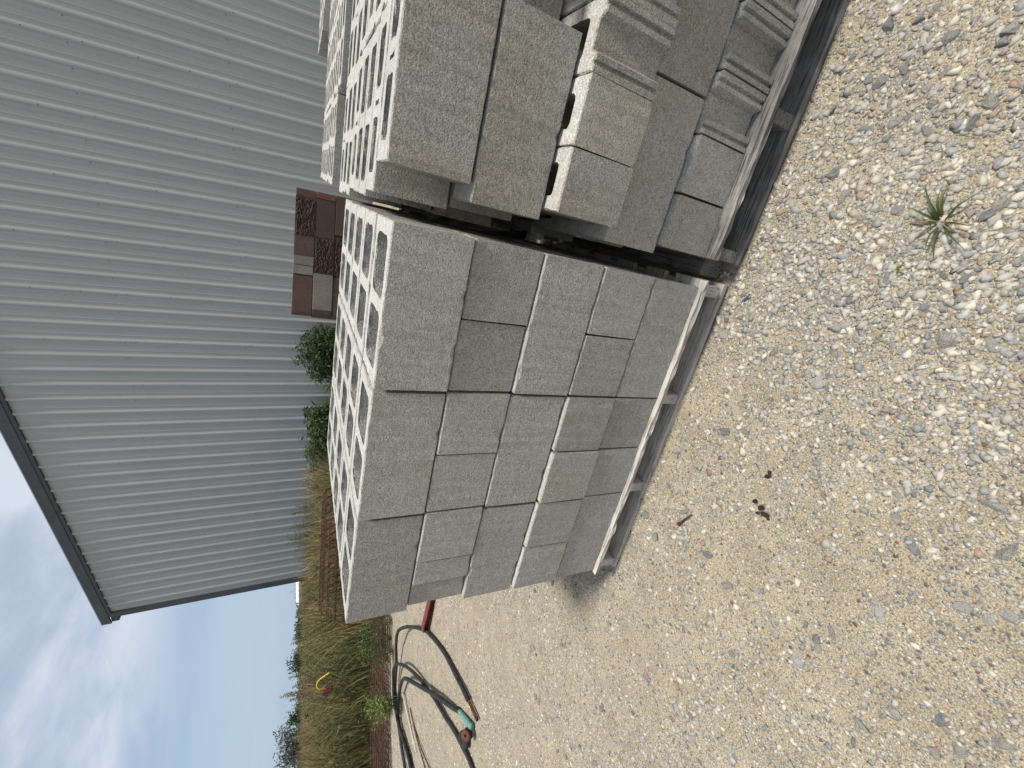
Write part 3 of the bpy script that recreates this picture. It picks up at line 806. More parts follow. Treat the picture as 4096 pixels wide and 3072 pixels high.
def branchy(loc, h, w, nst, nleaf, lsize, pal, label, cat='shrub', group=None, name='shrub', droop=.3, lw=.42, stemmat=None, base=.15, shape='round'):
    e = empty(name, loc=loc); P = []; D = []; SV = []; SF = []
    for s in range(nst):
        a = rng.uniform(0, 6.283); rr = w * .5 * math.sqrt(rng.uniform(.02, 1)); hh = h * rng.uniform(.62, 1.0) * (1 - .35 * (rr / (w * .5)) ** 2 if shape == 'round' else 1)
        tipp = np.array([rr * math.cos(a), rr * math.sin(a), hh]); b0 = np.array([rr * .15 * math.cos(a), rr * .15 * math.sin(a), 0]); mid = (b0 + tipp) / 2 + np.array([rng.normal(0, .05 * w), rng.normal(0, .05 * w), h * .06])
        pts = spline([b0, mid, tipp], 4); v, f = tube(pts, np.linspace(.008, .0025, len(pts)) * max(.6, h), 4); k0 = len(SV); SV += list(v); SF += [tuple(k0 + i for i in q) for q in f]
        m_ = max(1, nleaf // nst); tt = rng.uniform(base, 1.0, m_) ** .8; idx = np.clip((tt * (len(pts) - 1)).astype(int), 0, len(pts) - 2); fr = tt * (len(pts) - 1) - idx
        c = pts[idx] * (1 - fr[:, None]) + pts[idx + 1] * fr[:, None]
        spread = np.array([.10, .10, .07]) * w * (1.15 - .6 * tt[:, None]) if shape == 'round' else np.array([.05, .05, .03]) * w
        c = c + rng.normal(0, 1, (m_, 3)) * spread; c[:, 2] = np.maximum(c[:, 2], .02)
        P.append(c); D.append(np.stack([rng.normal(0, 1, m_) + math.cos(a) * .5, rng.normal(0, 1, m_) + math.sin(a) * .5, rng.normal(.25 - droop, .5, m_)], 1))
    P = np.concatenate(P); D = np.concatenate(D); n = len(P)
    V, F, cc = leaves(P, D, lsize * rng.uniform(.6, 1.3, n), lsize * lw * rng.uniform(.7, 1.2, n), colmix(n, pal))
    big('foliage', V, F, cc, M_leaf, e); put('stem', mesh('stem', SV, SF), stemmat or M_stem, e)
    return tag(e, label, cat, group)
def on_wall(ypx, off):                                   # ground point under the wall, seen along image row ypx
    d = ray(1250, ypx); p = d * ((DW - off) / (d[0] * NW[0] + d[1] * NW[1])); return np.array([p[0], p[1], float(gz(p[0], p[1]))])
branchy(on_wall(1410, .75), 1.45, 1.15, 80, 7600, .085, [DKG, GREEN, DKG * .9], 'round dense dark green shrub between the brown pile and the wall', name='shrub')
branchy(on_wall(1485, .85), .98, .55, 16, 500, .07, [DRY, DRY * .8, YG], 'dry tan weed clump leaning on the round dark shrub', 'weed', name='weed', stemmat=M_drystem)
branchy(on_wall(1690, .65), 1.36, .85, 26, 1600, .15, [GREEN * 1.2, GREEN, DKG], 'broad-leaved green shrub against the steel wall', name='shrub', lw=.30)
branchy(on_wall(1815, .75), 1.15, .95, 46, 4200, .075, [GREEN, DKG, GREEN * 1.15], 'low bushy green shrub beside the broad-leaved shrub', name='shrub')
branchy(on_wall(1565, .5), .92, .4, 9, 260, .08, [GREEN, YG], 'small sparse weed between the two largest shrubs', 'weed', name='weed')
branchy(on_wall(1905, .85), 1.10, .65, 26, 900, .13, [DRY, DRY * 1.1, DRY * .8], 'clump of dry tan grass at the wall foot', 'weed', name='dry_grass_clump', lw=.10, stemmat=M_drystem, shape='tall')
branchy(on_wall(1965, .95), 1.0, .6, 20, 1000, .06, [GREEN, YG, GREEN], 'light green weed clump beside the wire mesh roll', 'weed', name='weed')
for k, (yp, hh) in enumerate([(2035, 1.55), (2075, 1.38), (2125, 1.5), (2170, 1.45), (2215, 1.2)]):
    branchy(on_wall(yp, .55 + .12 * (k % 2)), hh, .42, 7, 700, .06, [DKG * 1.25, GREEN * .9], 'tall feathery dark weed by the mesh roll, %s from the wall corner' % ordinal(4 - k), 'weed', 'feathery weeds by the wall corner', name='tall_weed', lw=.2, shape='tall')
for k, (yp, hh) in enumerate([(105, 1.0), (190, 1.06), (480, .86), (545, .95), (905, .93), (985, .9)]):
    branchy(on_wall(yp, .35), hh, .22, 4, 90, .075, [GREEN, YG, GREEN], 'small green weed along the wall foot, %s from the brown pile' % ordinal(5 - k), 'weed', 'weeds along the wall behind the stacks', name='weed')
g = at_ground(1500, 850); branchy(np.array([2.15, 5.75, float(gz(2.15, 5.75))]), 1.12, .45, 12, 420, .085, [GREEN * 1.3, YG * .8, GREEN], 'bright green weed poking up between the stacks and the brown pile', 'weed', name='weed')
branchy(np.array([2.0, 6.6, float(gz(2.0, 6.6))]), 1.05, .5, 16, 500, .10, [DRY * 1.1, DRY], 'dry straw clump behind the bright green weed', 'weed', name='dry_grass_clump', lw=.10, stemmat=M_drystem, shape='tall')
branchy(np.array([.93, 4.45, float(gz(.93, 4.45))]), 1.02, .42, 12, 380, .05, [YG * 1.2, YG, GREEN], 'yellow-green weed in front of the tan retaining block', 'weed', name='weed')

# grass plant and small sprout in the gravel
def strip(P, w, col0, col1):
    P = np.asarray(P); n = len(P); V = []; F = []; cc = []
    for i in range(n):
        t = P[min(i + 1, n - 1)] - P[max(i - 1, 0)]; s = np.cross(t, [0, 0, 1.0]); s /= np.linalg.norm(s) + 1e-9
        k = i / (n - 1); ww = w * (math.sin(math.pi * min(1, .18 + .82 * k) ** .8) * .9 + .06) * (1 if k < .98 else .05)
        up = np.array([0, 0, 1.0]) * ww * .35
        V += [P[i] + s * ww / 2 + up, P[i], P[i] - s * ww / 2 + up]; cc += [col0 * (1 - k) + col1 * k] * 3
    for i in range(n - 1):
        for j in (0, 1): F.append((3 * i + j, 3 * i + j + 1, 3 * i + j + 4, 3 * i + j + 3))
    return V, F, cc
gp = at_ground(3770, 893); e = empty('grass_plant', loc=gp)
tips = [(3700, 735), (3795, 735), (3760, 760), (3930, 765), (3640, 830), (3705, 830), (3722, 815), (3890, 905), (3700, 1000), (3735, 1045), (3860, 1000), (3670, 905), (3850, 850)]
for k, (x, y) in enumerate(tips):
    tp = at_ground(x, y, random.uniform(.012, .05)) - gp; tp = np.array([tp[0], tp[1], tp[2]])
    L = np.linalg.norm(tp); md = tp * .52 + np.array([0, 0, .012 + .10 * L]); s0 = tp * .06
    dry = k in (13,)
    c0 = np.array([.085, .09, .04]) if not dry else np.array([.30, .19, .12]); c1 = np.array([.075, .115, .035]) if not dry else np.array([.32, .2, .12])
    v, f, cc = strip(spline([s0, md, tp], 6), .0052 if not dry else .0028, c0, c1); big('blade', v, f, np.array(cc), M_leaf, e)
for (x, y) in [(3690, 880), (3660, 960), (3640, 893), (3770, 770), (3830, 935)]:
    tp = at_ground(x, y, .01) - gp; v, f = tube(spline([[0, 0, .002], tp * .5 + np.array([0, 0, .02]), tp], 4), .0017, 5); put('stem', mesh('stem', v, f), M_drystem, e)
tag(e, 'small tuft of green crabgrass growing in the gravel', 'grass plant')
gp = at_ground(3622, 1078); e = empty('sprout', loc=gp)
for k in range(7):
    a = k * 6.283 / 7 + .3; d = np.array([math.cos(a), math.sin(a), 0]); L = random.uniform(.014, .022)
    v, f, cc = strip(spline([d * .001, d * L * .5 + np.array([0, 0, .012]), d * L + np.array([0, 0, .009])], 4), .008, np.array([.06, .10, .02]), np.array([.10, .16, .035])); big('leaf', v, f, np.array(cc), M_leaf, e)
tag(e, 'tiny rosette sprout on a flat grey stone beside the crabgrass', 'sprout')

# ------------------------------------------------------------------ field of weeds beyond the gravel
def field(n, d0, d1, hlo, hhi, wid, name, parent=None, dens=1.0):
    dist = d0 * (d1 / d0) ** rng.uniform(0, 1, n); rat = rng.uniform(-1.25, -.17, n)
    y = dist; x = rat * dist
    t_ = x * DL[0] + y * DL[1]; nn_ = x * NW[0] + y * NW[1]
    keep = ~((t_ < TC + .35) & (nn_ > DW - .5))
    keep &= (y - 6.35 - np.maximum(0, x + 3.1) * 1.2 + rng.normal(0, .3, n)) > 0
    keep &= ~((x > -3.6) & (x < -1.2) & (y < 7.35))
    x, y = x[keep], y[keep]; n = len(x)
    # clumps
    pat = pnoise(x * .55, y * .55) + .5 * pnoise(x * 2.1 + 4, y * 2.1)
    h = rng.uniform(hlo, hhi, n) * (1 + .35 * np.clip(pat, -1, 1)) ; ww = wid * (y / 8) ** .75 * rng.uniform(.6, 1.4, n)
    lean = rng.normal(0, .32, (n, 2)); z0 = gz(x, y)
    a = rng.uniform(0, 3.1416, n); s = np.stack([np.cos(a), np.sin(a), np.zeros(n)], 1) * ww[:, None] * .5
    b0 = np.stack([x, y, z0 - .01], 1); b1 = b0 + np.stack([lean[:, 0] * h * .35, lean[:, 1] * h * .35, h * .55], 1)
    b2 = b0 + np.stack([lean[:, 0] * h * 1.0, lean[:, 1] * h * 1.0, h * rng.uniform(.8, 1.0, n)], 1)
    V = np.stack([b0 - s, b0 + s, b1 - s * .8, b1 + s * .8, b2], 1).reshape(-1, 3); i = (np.arange(n) * 5)[:, None]
    F = np.concatenate([i + np.array([0, 1, 3]), i + np.array([0, 3, 2]), i + np.array([2, 3, 4])], 0)
    green = np.clip(.46 - pat * .65 + rng.normal(0, .28, n), 0, 1)[:, None]
    far = np.clip((y - 10) / 18, 0, 1)[:, None]
    g = np.array([.085, .105, .034]) * (1 - far) + np.array([.095, .12, .042]) * far; d = DRY * 1.0 * (1 - far) + np.array([.26, .21, .105]) * far
    cc = (g * green + d * (1 - green)) * rng.uniform(.45, 1.35, (n, 1))
    o = big(name, V, F, np.repeat(cc, 5, 0), M_leaf, parent); return o
o = field(82000, 6.6, 60, .45, 1.12, .018, 'weed_field'); tag(o, 'overgrown field of green and dry brown weeds beyond the wire stack', 'weeds', None, 'stuff')
# leafy low weeds mixed in
n = 24000; dist = 6.6 * (40 / 6.6) ** rng.uniform(0, 1, n); rat = rng.uniform(-1.2, -.2, n); x = rat * dist; y = dist
k = (pnoise(x * .8 + 3, y * .8) + rng.normal(0, .25, n) > -.05) & ~((x * DL[0] + y * DL[1] < TC + .3) & (x * NW[0] + y * NW[1] > DW - .5)) & ((y - 6.5 - np.maximum(0, x + 3.1) * 1.2) > 0) & ~((x > -3.6) & (x < -1.2) & (y < 7.35))
x, y = x[k], y[k]; n = len(x); P = np.stack([x, y, gz(x, y) + rng.uniform(.02, .75, n) * (1 + .3 * pnoise(x, y))], 1)
D = np.stack([rng.normal(0, 1, n), rng.normal(0, 1, n), rng.normal(.1, .5, n)], 1); sz = rng.uniform(.05, .11, n) * (y / 8) ** .75
V, F, cc = leaves(P, D, sz, sz * .5, colmix(n, [GREEN, GREEN * 1.3, DKG * 1.2, YG * .8]))
o = big('leafy_weeds', V, F, cc, M_leaf); tag(o, 'leafy green undergrowth mixed through the overgrown field', 'weeds', None, 'stuff')

# tall seed-head weeds against the sky
def at_dist(x, y, dist):                                 # point on the ground straight under a pixel's ray, at forward distance
    d = ray(x, y); p = d * (dist / d[1]); return np.array([p[0], p[1], float(gz(p[0], p[1]))]), p[2] + CZ
for k, (tx, ty, dd, lb) in enumerate([(1108, 2770, 12.5, 'tall pale seed-head weed rising highest against the sky'), (1113, 2800, 12.8, 'tall seed-head weed leaning beside the highest one'), (1150, 2708, 13, 'short pink-tipped seed-head weed beside the dark bushy tree'),
                                  (1160, 2440, 15, 'thin twiggy weed on the skyline near the building corner'), (1162, 2565, 14, 'wispy pale weed on the skyline between shrubs'), (1150, 2620, 15, 'bent feathery weed on the skyline beside the dark bushy tree'), (1120, 2965, 16, 'tall bare twiggy weed beside the grey-green tree')]):
    b0, ztop = at_dist(tx, ty, dd); b0[:2] += (random.uniform(-.2, .1), 0); h = ztop - b0[2]
    branchy(b0, h, .30, 4, 420, .055, [np.array([.34, .27, .23]), DRY, YG * .9], lb, 'weed', name='seed_head_weed', lw=.35, stemmat=M_drystem, base=.55, shape='tall')
# far trees on the skyline
def tree(px0, px1, pxt, dist, pal, label, nl=2600, ls=.3):
    b0, zt = at_dist(pxt, (px0 + px1) / 2, dist); w = (px1 - px0) / FPX * dist * .95; h = zt - b0[2]
    e = empty('tree', loc=b0); SV = []; SF = []; P = []
    trunk = spline([[0, 0, 0], [w * .03, 0, h * .3], [-.02 * w, .02 * w, h * .7], [0, 0, h * .9]], 5); v, f = tube(trunk, np.linspace(.05, .015, len(trunk)) * h * .6, 7); put('trunk', mesh('trunk', v, f), M_trunk, e)
    SV, SF = [], []
    for b_ in range(16):
        a = rng.uniform(0, 6.28); z0 = rng.uniform(.15, .7) * h; end = np.array([math.cos(a) * w * .5 * rng.uniform(.5, 1), math.sin(a) * w * .5 * rng.uniform(.5, 1), min(h * .97, z0 + rng.uniform(.1, .38) * h)])
        v, f = tube(spline([[0, 0, z0], end * np.array([.5, .5, 0]) + np.array([0, 0, z0 + .35 * (end[2] - z0)]), end], 4), np.linspace(.014, .004, 9) * h, 5); k0 = len(SV); SV += list(v); SF += [tuple(k0 + i for i in q) for q in f]
        m_ = nl // 16; P.append(end * rng.uniform(.55, 1.05, (m_, 1)) + np.array([0, 0, z0]) * 0 + rng.normal(0, 1, (m_, 3)) * np.array([.10 * w, .10 * w, .07 * h]) + np.array([0, 0, .0]))
    put('branches', mesh('branches', SV, SF), M_trunk, e)
    P = np.concatenate(P); P[:, 2] = np.clip(P[:, 2], .08 * h, h); n = len(P)
    V, F, cc = leaves(P, rng.normal(0, 1, (n, 3)), ls * rng.uniform(.6, 1.3, n), ls * .5 * rng.uniform(.7, 1.2, n), colmix(n, pal))
    big('crown', V, F, cc, M_leaf, e); return tag(e, label, 'tree', 'trees on the far edge of the field')
GG = np.array([.12, .14, .115])  # pale grey-green, distance haze mixed into the leaf colour
tree(2925, 3080, 1100, 48, [GG, GG * .8, GG * 1.2], 'largest grey-green tree on the skyline beyond the field', 1500, .30)
tree(2850, 2912, 1150, 42, [DKG * 1.2, GREEN * .8], 'rounded dark green tree beyond the field beside the grey-green one', 1200, .22)
tree(2630, 2690, 1148, 38, [DKG, GREEN * .8], 'small ragged dark tree beyond the field amid seed-head weeds', 1100, .22)
tree(2500, 2560, 1178, 60, [GREEN, GG], 'low faint tree beyond the field near the white shed', 900, .3)
# hedge line at the far edge
n = 9000; x = rng.uniform(-150, -10, n); y = 90 + rng.normal(0, 4, n); P = np.stack([x, y, gz(x, y) + rng.uniform(0, 1, n) ** .8 * (1.25 + .5 * pnoise(x * .12, y * .02))], 1)
V, F, cc = leaves(P, rng.normal(0, 1, (n, 3)), rng.uniform(.5, .9, n), rng.uniform(.35, .6, n), colmix(n, [GG * 1.1, GREEN * 1.1, YG * .8]))
o = big('far_hedge', V, F, cc, M_leaf); tag(o, 'far hedge line along the end of the field', 'hedge', None, 'stuff')
# white shed on the skyline
b0, zt = at_dist(1184, 2352, 75); e = empty('white_shed', loc=(b0[0], b0[1], b0[2]))
hh = zt - b0[2]; w = 4.2
put('wall', box(w, 3.0, hh * .74, .01), M_white, e, T(-w / 2, -1.5, 0))
v = [(-w / 2 - .15, -1.7, hh * .745), (w / 2 + .15, -1.7, hh * .745), (w / 2 + .15, 1.7, hh * .745), (-w / 2 - .15, 1.7, hh * .745), (-w / 2 - .15, 0, hh), (w / 2 + .15, 0, hh)]
put('roof', mesh('roof', v, [(0, 1, 5, 4), (2, 3, 4, 5), (1, 2, 5), (3, 0, 4), (0, 3, 2, 1)]), M_white, e)
tag(e, 'distant white shed roof just beyond the building corner', 'shed')

# ------------------------------------------------------------------ rusty wire mesh
def wires(segs, r, k=4):
    V = []; F = []
    for P in segs:
        v, f = tube(P, r, k); b0 = len(V); V += list(v); F += [tuple(b0 + i for i in q) for q in f]
    return V, F
# roll lying on its side
A = np.array([-1.62, 6.62]); B = np.array([-3.35, 6.85]); ax = (B - A) / np.linalg.norm(B - A); LW = np.linalg.norm(B - A); pp = np.array([-ax[1], ax[0]])
e = empty('mesh_roll', loc=(A[0], A[1], float(gz(*A)))); zc = .425
def rp(s, th, r): q = ax * s + pp * r * math.cos(th); return [q[0], q[1], zc + r * math.sin(th) + float(gz(*(A + q)) - gz(*A))]
hoops = []; longs = []; turns = 1.6
for s in np.arange(0, LW + .01, .125): hoops.append([rp(s, th, .42 - .018 * th / 6.283) for th in np.linspace(0, 6.283 * turns, 54)])
for th in np.arange(0, 6.283 * turns, 0.125 / .42): longs.append([rp(s, th, .42 - .018 * th / 6.283 + .004) for s in np.linspace(-.03, LW + .03, 4)])
v, f = wires(hoops, .005); put('hoop_wires', mesh('hoop_wires', v, f), M_rustwire, e)
v, f = wires(longs, .005); put('long_wires', mesh('long_wires', v, f), M_rustwire, e)
tag(e, 'rusty roll of welded wire mesh lying near the wall corner', 'wire mesh')
# flat sheets stacked on the ground
A0 = at_ground(1561, 2470); A1 = at_ground(1570, 3072); dx = (A1 - A0)[:2]; dx /= np.linalg.norm(dx); py = np.array([-dx[1], dx[0]]); py = py if py[1] > 0 else -py
for k in range(8):
    o0 = A0[:2] + dx * random.uniform(-.7, -.45) + py * random.uniform(0, .10); Ls = 3.6 + random.uniform(0, .3); Ws = .9; rot = random.gauss(0, .018)
    d1 = np.array([dx[0] * math.cos(rot) - dx[1] * math.sin(rot), dx[0] * math.sin(rot) + dx[1] * math.cos(rot)]); p1 = np.array([-d1[1], d1[0]]); p1 = p1 if p1[1] > 0 else -p1
    zb = .012 + .013 * k; ph_ = random.uniform(0, 6)
    def sp_(s, w): q = o0 + d1 * s + p1 * w; return [q[0] - o0[0], q[1] - o0[1], float(gz(*q)) + zb + .010 * math.sin(2.3 * s + ph_) + .04 * (k / 8) * (w / Ws) ** 2 - float(gz(*o0))]
    segs = [[sp_(s, w) for s in np.linspace(0, Ls, 14)] for w in np.arange(0, Ws + .01, .15)] + [[sp_(s, w) for w in (-.02, Ws * .35, Ws * .7, Ws + .02)] for s in np.arange(.05, Ls, .15)]
    v, f = wires(segs, .0036); o = put('mesh_sheet', mesh('mesh_sheet', v, f), M_rustwire); o.location = (o0[0], o0[1], float(gz(*o0)))
    lb = 'rusty flat wire mesh sheet topmost on the sheet stack' if k == 7 else 'rusty flat wire mesh sheet lying at the bottom of the sheet stack' if k == 0 else 'rusty flat wire mesh sheet, %s from the ground in the sheet stack' % ordinal(k)
    tag(o, lb, 'wire mesh', 'wire mesh sheets stacked by the field')
# weed growing through the sheets
w0 = at_ground(1600, 2790); branchy(np.array([w0[0], w0[1], w0[2]]), .46, .42, 12, 620, .028, [YG * 1.5, YG * 1.2, GREEN * 1.3], 'yellow-green flowering weed in front of the rusty mesh sheets', 'weed', name='weed', lw=.6, base=.45)
for k, (x, y, hh) in enumerate([(1585, 2560, .55), (1580, 2625, .62), (1588, 2680, .5), (1583, 2900, .42)]):
    w0 = at_ground(x, y); w0 = w0 + np.array([.1, .25, 0]); branchy(np.array([w0[0], w0[1], float(gz(w0[0], w0[1]))]), hh, .35, 8, 330, .045, [GREEN * 1.2, YG, GREEN], 'green weed growing through the rusty mesh sheets, %s from the mesh roll' % ordinal(k), 'weed', 'weeds growing through the mesh sheets', name='weed', lw=.3)

# ------------------------------------------------------------------ cables, fitting, red steel, oddments
def cpx(pts, lift=.016): return np.array([at_ground(1000 + .586 * x, 2100 + .586 * y, lift) for x, y in pts])
def cable(name, pts, r, label, lifts=None):
    P = cpx(pts, r + .002)
    if lifts is not None: P[:, 2] += np.interp(np.linspace(0, 1, len(P)), [a for a, _ in lifts], [b_ for _, b_ in lifts])
    P = spline(P, 7); o0 = P[0].copy(); e = empty(name, loc=o0)
    v, f = tube(P - o0, r, 9, rj=.07); put('cable_sheath', mesh('cable', v, f, True), M_black, e); return e, P, o0
pa = [(1490, 1195), (1440, 1090), (1380, 970), (1320, 860), (1240, 760), (1190, 712), (1130, 682), (1080, 705), (1042, 790), (1022, 880), (1010, 960), (1000, 1080), (1003, 1200), (1015, 1330), (1030, 1450), (1050, 1600), (1068, 1720)]
e, P, o0 = cable('black_cable', pa, .0175, '', [(0, 0), (.3, .0), (.42, .12), (.6, .02), (1, 0)])
tipP = cpx([(1488, 1190), (1520, 1260), (1552, 1332)], .014); v, f = tube(spline(tipP, 8) - o0, .0125, 8, rj=.12); put('bare_strands', mesh('bare_strands', v, f), M_rust, e)
tag(e, 'black cable in the widest loop with frayed rusty bare end', 'cable', 'black cables lying on the gravel')
pb = [(1432, 1272), (1380, 1230), (1300, 1160), (1225, 1105), (1160, 1062), (1105, 1033), (1062, 1072), (1033, 1150), (1018, 1250), (1022, 1350), (1050, 1450), (1082, 1550), (1112, 1680)]
e, P, o0 = cable('black_cable', pb, .0195, '', [(0, 0), (.4, .08), (.6, .02), (1, 0)])
sl = cpx([(1425, 1265), (1450, 1295), (1480, 1335), (1512, 1378)], .022); S_ = spline(sl, 12)
v, f = tube(S_ - o0, np.linspace(.0165, .0215, len(S_)) * (1 + .06 * np.sin(np.arange(len(S_)) * 1.9)), 12, rj=.03); put('tape_sleeve', mesh('tape_sleeve', v, f, True), M_turq, e)
fc = at_ground(1872, 2948) - o0
v, f = lathe([(.012, .004), (.045, .002), (.058, .018), (.060, .036), (.050, .056), (.030, .062), (.012, .060), (.012, .004)], 28); put('end_ring', mesh('end_ring', v, f, True), M_black, e, T(*fc) @ Matrix.Rotation(.25, 4, 'X'))
v, f = lathe([(.009, 0), (.036, .0), (.040, .006), (.040, .014), (.031, .018), (.031, .028), (.040, .032), (.040, .042), (.036, .047), (.010, .047), (.009, .044), (.009, 0)], 28)
sp0 = at_ground(1893, 2925) - o0; put('spool', mesh('spool', v, f, True), M_rust, e, T(sp0[0], sp0[1], sp0[2] + .034) @ Matrix.Rotation(.55, 4, 'X') @ Matrix.Rotation(.2, 4, 'Y'))
tag(e, 'black cable ending in turquoise taped sleeve and rusty spool', 'cable', 'black cables lying on the gravel')
pc = [(1548, 1740), (1520, 1659), (1490, 1580), (1450, 1500), (1400, 1402), (1340, 1310), (1280, 1205), (1222, 1122), (1172, 1055), (1140, 1000), (1102, 952), (1062, 932), (1028, 965), (1012, 1040), (1006, 1200), (1030, 1350), (1058, 1450), (1090, 1560), (1118, 1700)]
e, P, o0 = cable('black_cable', pc, .0165, '', [(0, 0), (.45, .01), (.62, .10), (.8, .03), (1, .02)])
tag(e, 'black cable in the inner loop running under the taped one', 'cable', 'black cables lying on the gravel')
# I-beam offcut, red oxide
a0 = at_ground(1712, 2514); a1 = at_ground(1738, 2400); d = (a1 - a0); d[2] = 0; d /= np.linalg.norm(d)
Mi = frame(a0, d, GN) @ T(0, 0, .002)
w, t, hb = .07, .007, .06
prof = [(-w / 2, 0), (w / 2, 0), (w / 2, t), (t / 2, t), (t / 2, hb - t), (w / 2, hb - t), (w / 2, hb), (-w / 2, hb), (-w / 2, hb - t), (-t / 2, hb - t), (-t / 2, t), (-w / 2, t)]
v = [(x, a, b_) for x in (0, 1.5) for a, b_ in prof]; k = 12
f = [(i, (i + 1) % k, k + (i + 1) % k, k + i) for i in range(k)] + [tuple(range(k))[::-1], tuple(range(k, 2 * k))]
o = put('steel_beam', mesh('steel_beam', v, f), M_redox); o.matrix_world = Mi; tag(o, 'red oxide steel beam offcut poking out behind the pale-pallet stack', 'steel beam')
# pale board beside the cables
b0 = at_ground(1614, 2775); b1 = at_ground(1668, 3010); d = b1 - b0; L = np.linalg.norm(d)
o = put('pale_lath', box(L, .032, .012, .002, .001), M_pale); o.matrix_world = frame(b0 + np.array([0, 0, .006]), d, GN); tag(o, 'pale bleached lath lying beside the black cables', 'lath')
rods = [((1640, 2830), (1700, 3072)), ((1655, 2900), (1725, 3090))]
for k, (a, b_) in enumerate(rods):
    p0 = at_ground(*a, .012); p1 = at_ground(*b_, .012); v, f = tube([[0, 0, 0], (p1 - p0) * .5 + np.array([0, 0, .01]), p1 - p0], .006, 6); o = put('rusty_rod', mesh('rusty_rod', v, f), M_rustwire); o.location = p0
    tag(o, ['thin rusty rod touching the pale lath', 'thin rusty rod crossing towards the gravel beside the first rod'][k], 'rod', 'rusty rods by the cables')
# yellow strap with dark red can out in the weeds
b0, z = at_dist(1285, 2775, 7.2); zz = z - b0[2]; e = empty('yellow_strap', loc=b0)
q0, q1 = at_dist(1278, 2755, 7.2), at_dist(1318, 2690, 7.0)
v, f = tube(spline([[0, 0, 0], [.02, 0, zz * .6], [q0[0][0] - b0[0], q0[0][1] - b0[1], q0[1] - b0[2]], [(q1[0][0] - b0[0]) * .5, 0, q0[1] - b0[2] + .02], [q1[0][0] - b0[0], q1[0][1] - b0[1], q1[1] - b0[2]]], 6), .009, 6); put('strap', mesh('strap', v, f), M_yel, e)
v, f = lathe([(0, 0), (.042, 0), (.045, .02), (.045, .15), (.03, .175), (0, .18)], 16); put('can', mesh('can', v, f, True), M_dkred, e, T(.02, 0, zz - .17))
v, f = lathe([(0, 0), (.012, 0), (.012, 1.0), (0, 1.0)], 8); put('post', mesh('post', v, f), M_rustwire, e, T(.02, 0, 0) @ Matrix.Diagonal((1, 1, max(.1, zz - .17), 1)))
tag(e, 'yellow strap and dark red canister on a short post in the weeds', 'strap')
# flakes of rust, nail, blue shard
for k, (x, y, r) in enumerate([(3020, 2005, .016), (3045, 2030, .020), (3058, 2055, .022), (3030, 2052, .011), (3080, 1890, .012), (3070, 2075, .009), (3075, 1905, .016)]):
    P = at_ground(x, y); vv, ff = ICO_V * rng.uniform(.6, 1.25, (12, 1)) * np.array([1.0, .7, .16]) * r * .72, ICO_F
    o = put('rust_flake', mesh('rust_flake', vv, ff), M_flake); o.location = (P[0], P[1], float(gtop(P[0], P[1])) + .009); o.rotation_euler = (random.gauss(0, .12), random.gauss(0, .12), random.uniform(0, 6))
    tag(o, 'dark rust flake lying apart on the gravel towards the crabgrass' if k in (4, 6) else 'dark rust flake in the cluster lying on the pale gravel', 'rust flake', 'rust flakes on the gravel')
p0 = at_ground(2712, 2098, .008); p1 = at_ground(2765, 2058, .008); v, f = tube([[0, 0, 0], (p1 - p0) * .12, (p1 - p0) * .13, p1 - p0], [.0065, .0065, .0038, .0024], 8); o = put('rusty_nail', mesh('rusty_nail', v, f), M_rust); o.location = p0; tag(o, 'rusty nail lying on the gravel beside the pale pallet', 'nail')
P = at_ground(2990, 1195); vv = ICO_V * rng.uniform(.7, 1.2, (12, 1)) * np.array([.022, .005, .003]); o = put('blue_shard', mesh('blue_shard', vv, ICO_F), M_blue); o.location = (P[0], P[1], P[2] + .008); o.rotation_euler = (.1, 0, 2.2); tag(o, 'small blue plastic shard on the gravel by the pallet corner', 'plastic shard')

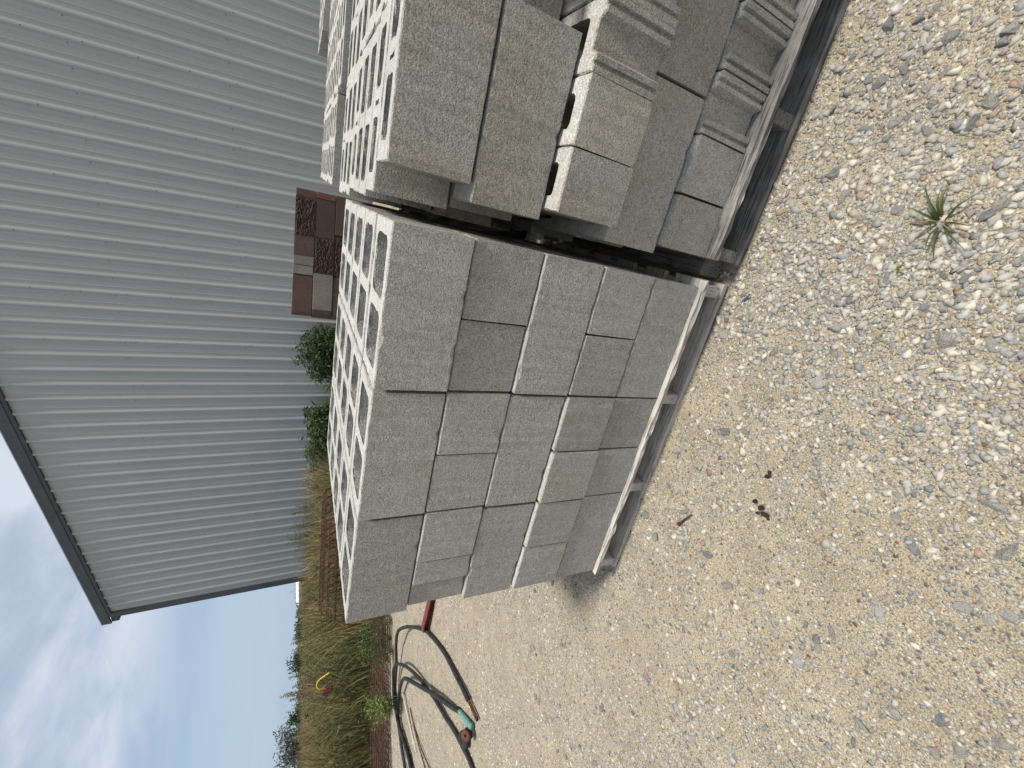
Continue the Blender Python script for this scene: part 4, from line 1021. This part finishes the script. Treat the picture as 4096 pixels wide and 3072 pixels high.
# dark timber between the stacks; back timber and black sheeting added to darken the gap
o = put('timber', box(1.25, .09, .085, .004, .003, 2), M_wood2); o.matrix_world = M1 @ T(.075, .05, -.002) @ RZ(math.pi / 2 - .03) @ T(0, -.045, 0)
tag(o, 'dark weathered timber lying in the gap between the two stacks', 'timber')
o = put('timber', box(1.0, .10, .09, .004, .003, 2), M_wood2); o.matrix_world = M1 @ T(.02, 1.12, .002) @ RZ(.10)
tag(o, 'dark timber lying across the back end of the gap', 'timber')
nx, nz = 34, 22; V = []; F = []
for i in range(nx):
    for j in range(nz):
        a = i / (nx - 1); b_ = j / (nz - 1)
        V.append((-.30 + .95 * a + .02 * math.sin(9 * b_ + 4 * a), .06 * math.sin(11 * a + 3 * b_) + .04 * math.sin(23 * a - 7 * b_) + .03 * math.sin(15 * b_ + 5 * a) + .10 * (1 - b_), b_ * (.80 + .10 * math.sin(7 * a + 1) + .05 * math.sin(17 * a))))
for i in range(nx - 1):
    for j in range(nz - 1): F.append((i * nz + j, (i + 1) * nz + j, (i + 1) * nz + j + 1, i * nz + j + 1))
M_sheet = plain('black_plastic', (.012, .012, .013), .35, 0, .3, 8)
o = put('plastic_sheet', mesh('plastic_sheet', V, F, True), M_sheet); o.matrix_world = M1 @ T(.10, 1.36, .0)
sm = o.modifiers.new('thickness', 'SOLIDIFY'); sm.thickness = .003
tag(o, 'crumpled black plastic sheeting behind the gap between the stacks', 'plastic sheet')

# rubble and weeds closing the view through the gap
for k, (x, y, rz) in enumerate([(.16, 1.72, .5), (.34, 2.05, 1.2), (.02, 2.3, .2)]):
    o = bpy.data.objects.new('concrete_block', B6E[k]); C.objects.link(o); P = M1 @ Vector((x, y, 0))
    o.matrix_world = T(P.x, P.y, float(gz(P.x, P.y)) + .004) @ RZ(rz)
    tag(o, 'loose grey block on the ground, %s behind the pale-pallet stack' % ordinal(k), 'concrete block', 'loose blocks behind the stacks')
for k, (x, y, hh) in enumerate([(.25, 1.75, .75), (.05, 1.9, .65), (.45, 2.5, .85), (.2, 2.9, .9)]):
    P = M1 @ Vector((x, y, 0)); branchy(np.array([P.x, P.y, float(gz(P.x, P.y))]), hh, .5, 14, 420, .08, [GREEN, YG * .8, DRY, GREEN], 'mixed green and dry weed, %s behind the pale-pallet stack' % ordinal(k), 'weed', 'weeds behind the pale-pallet stack', name='weed', lw=.25)
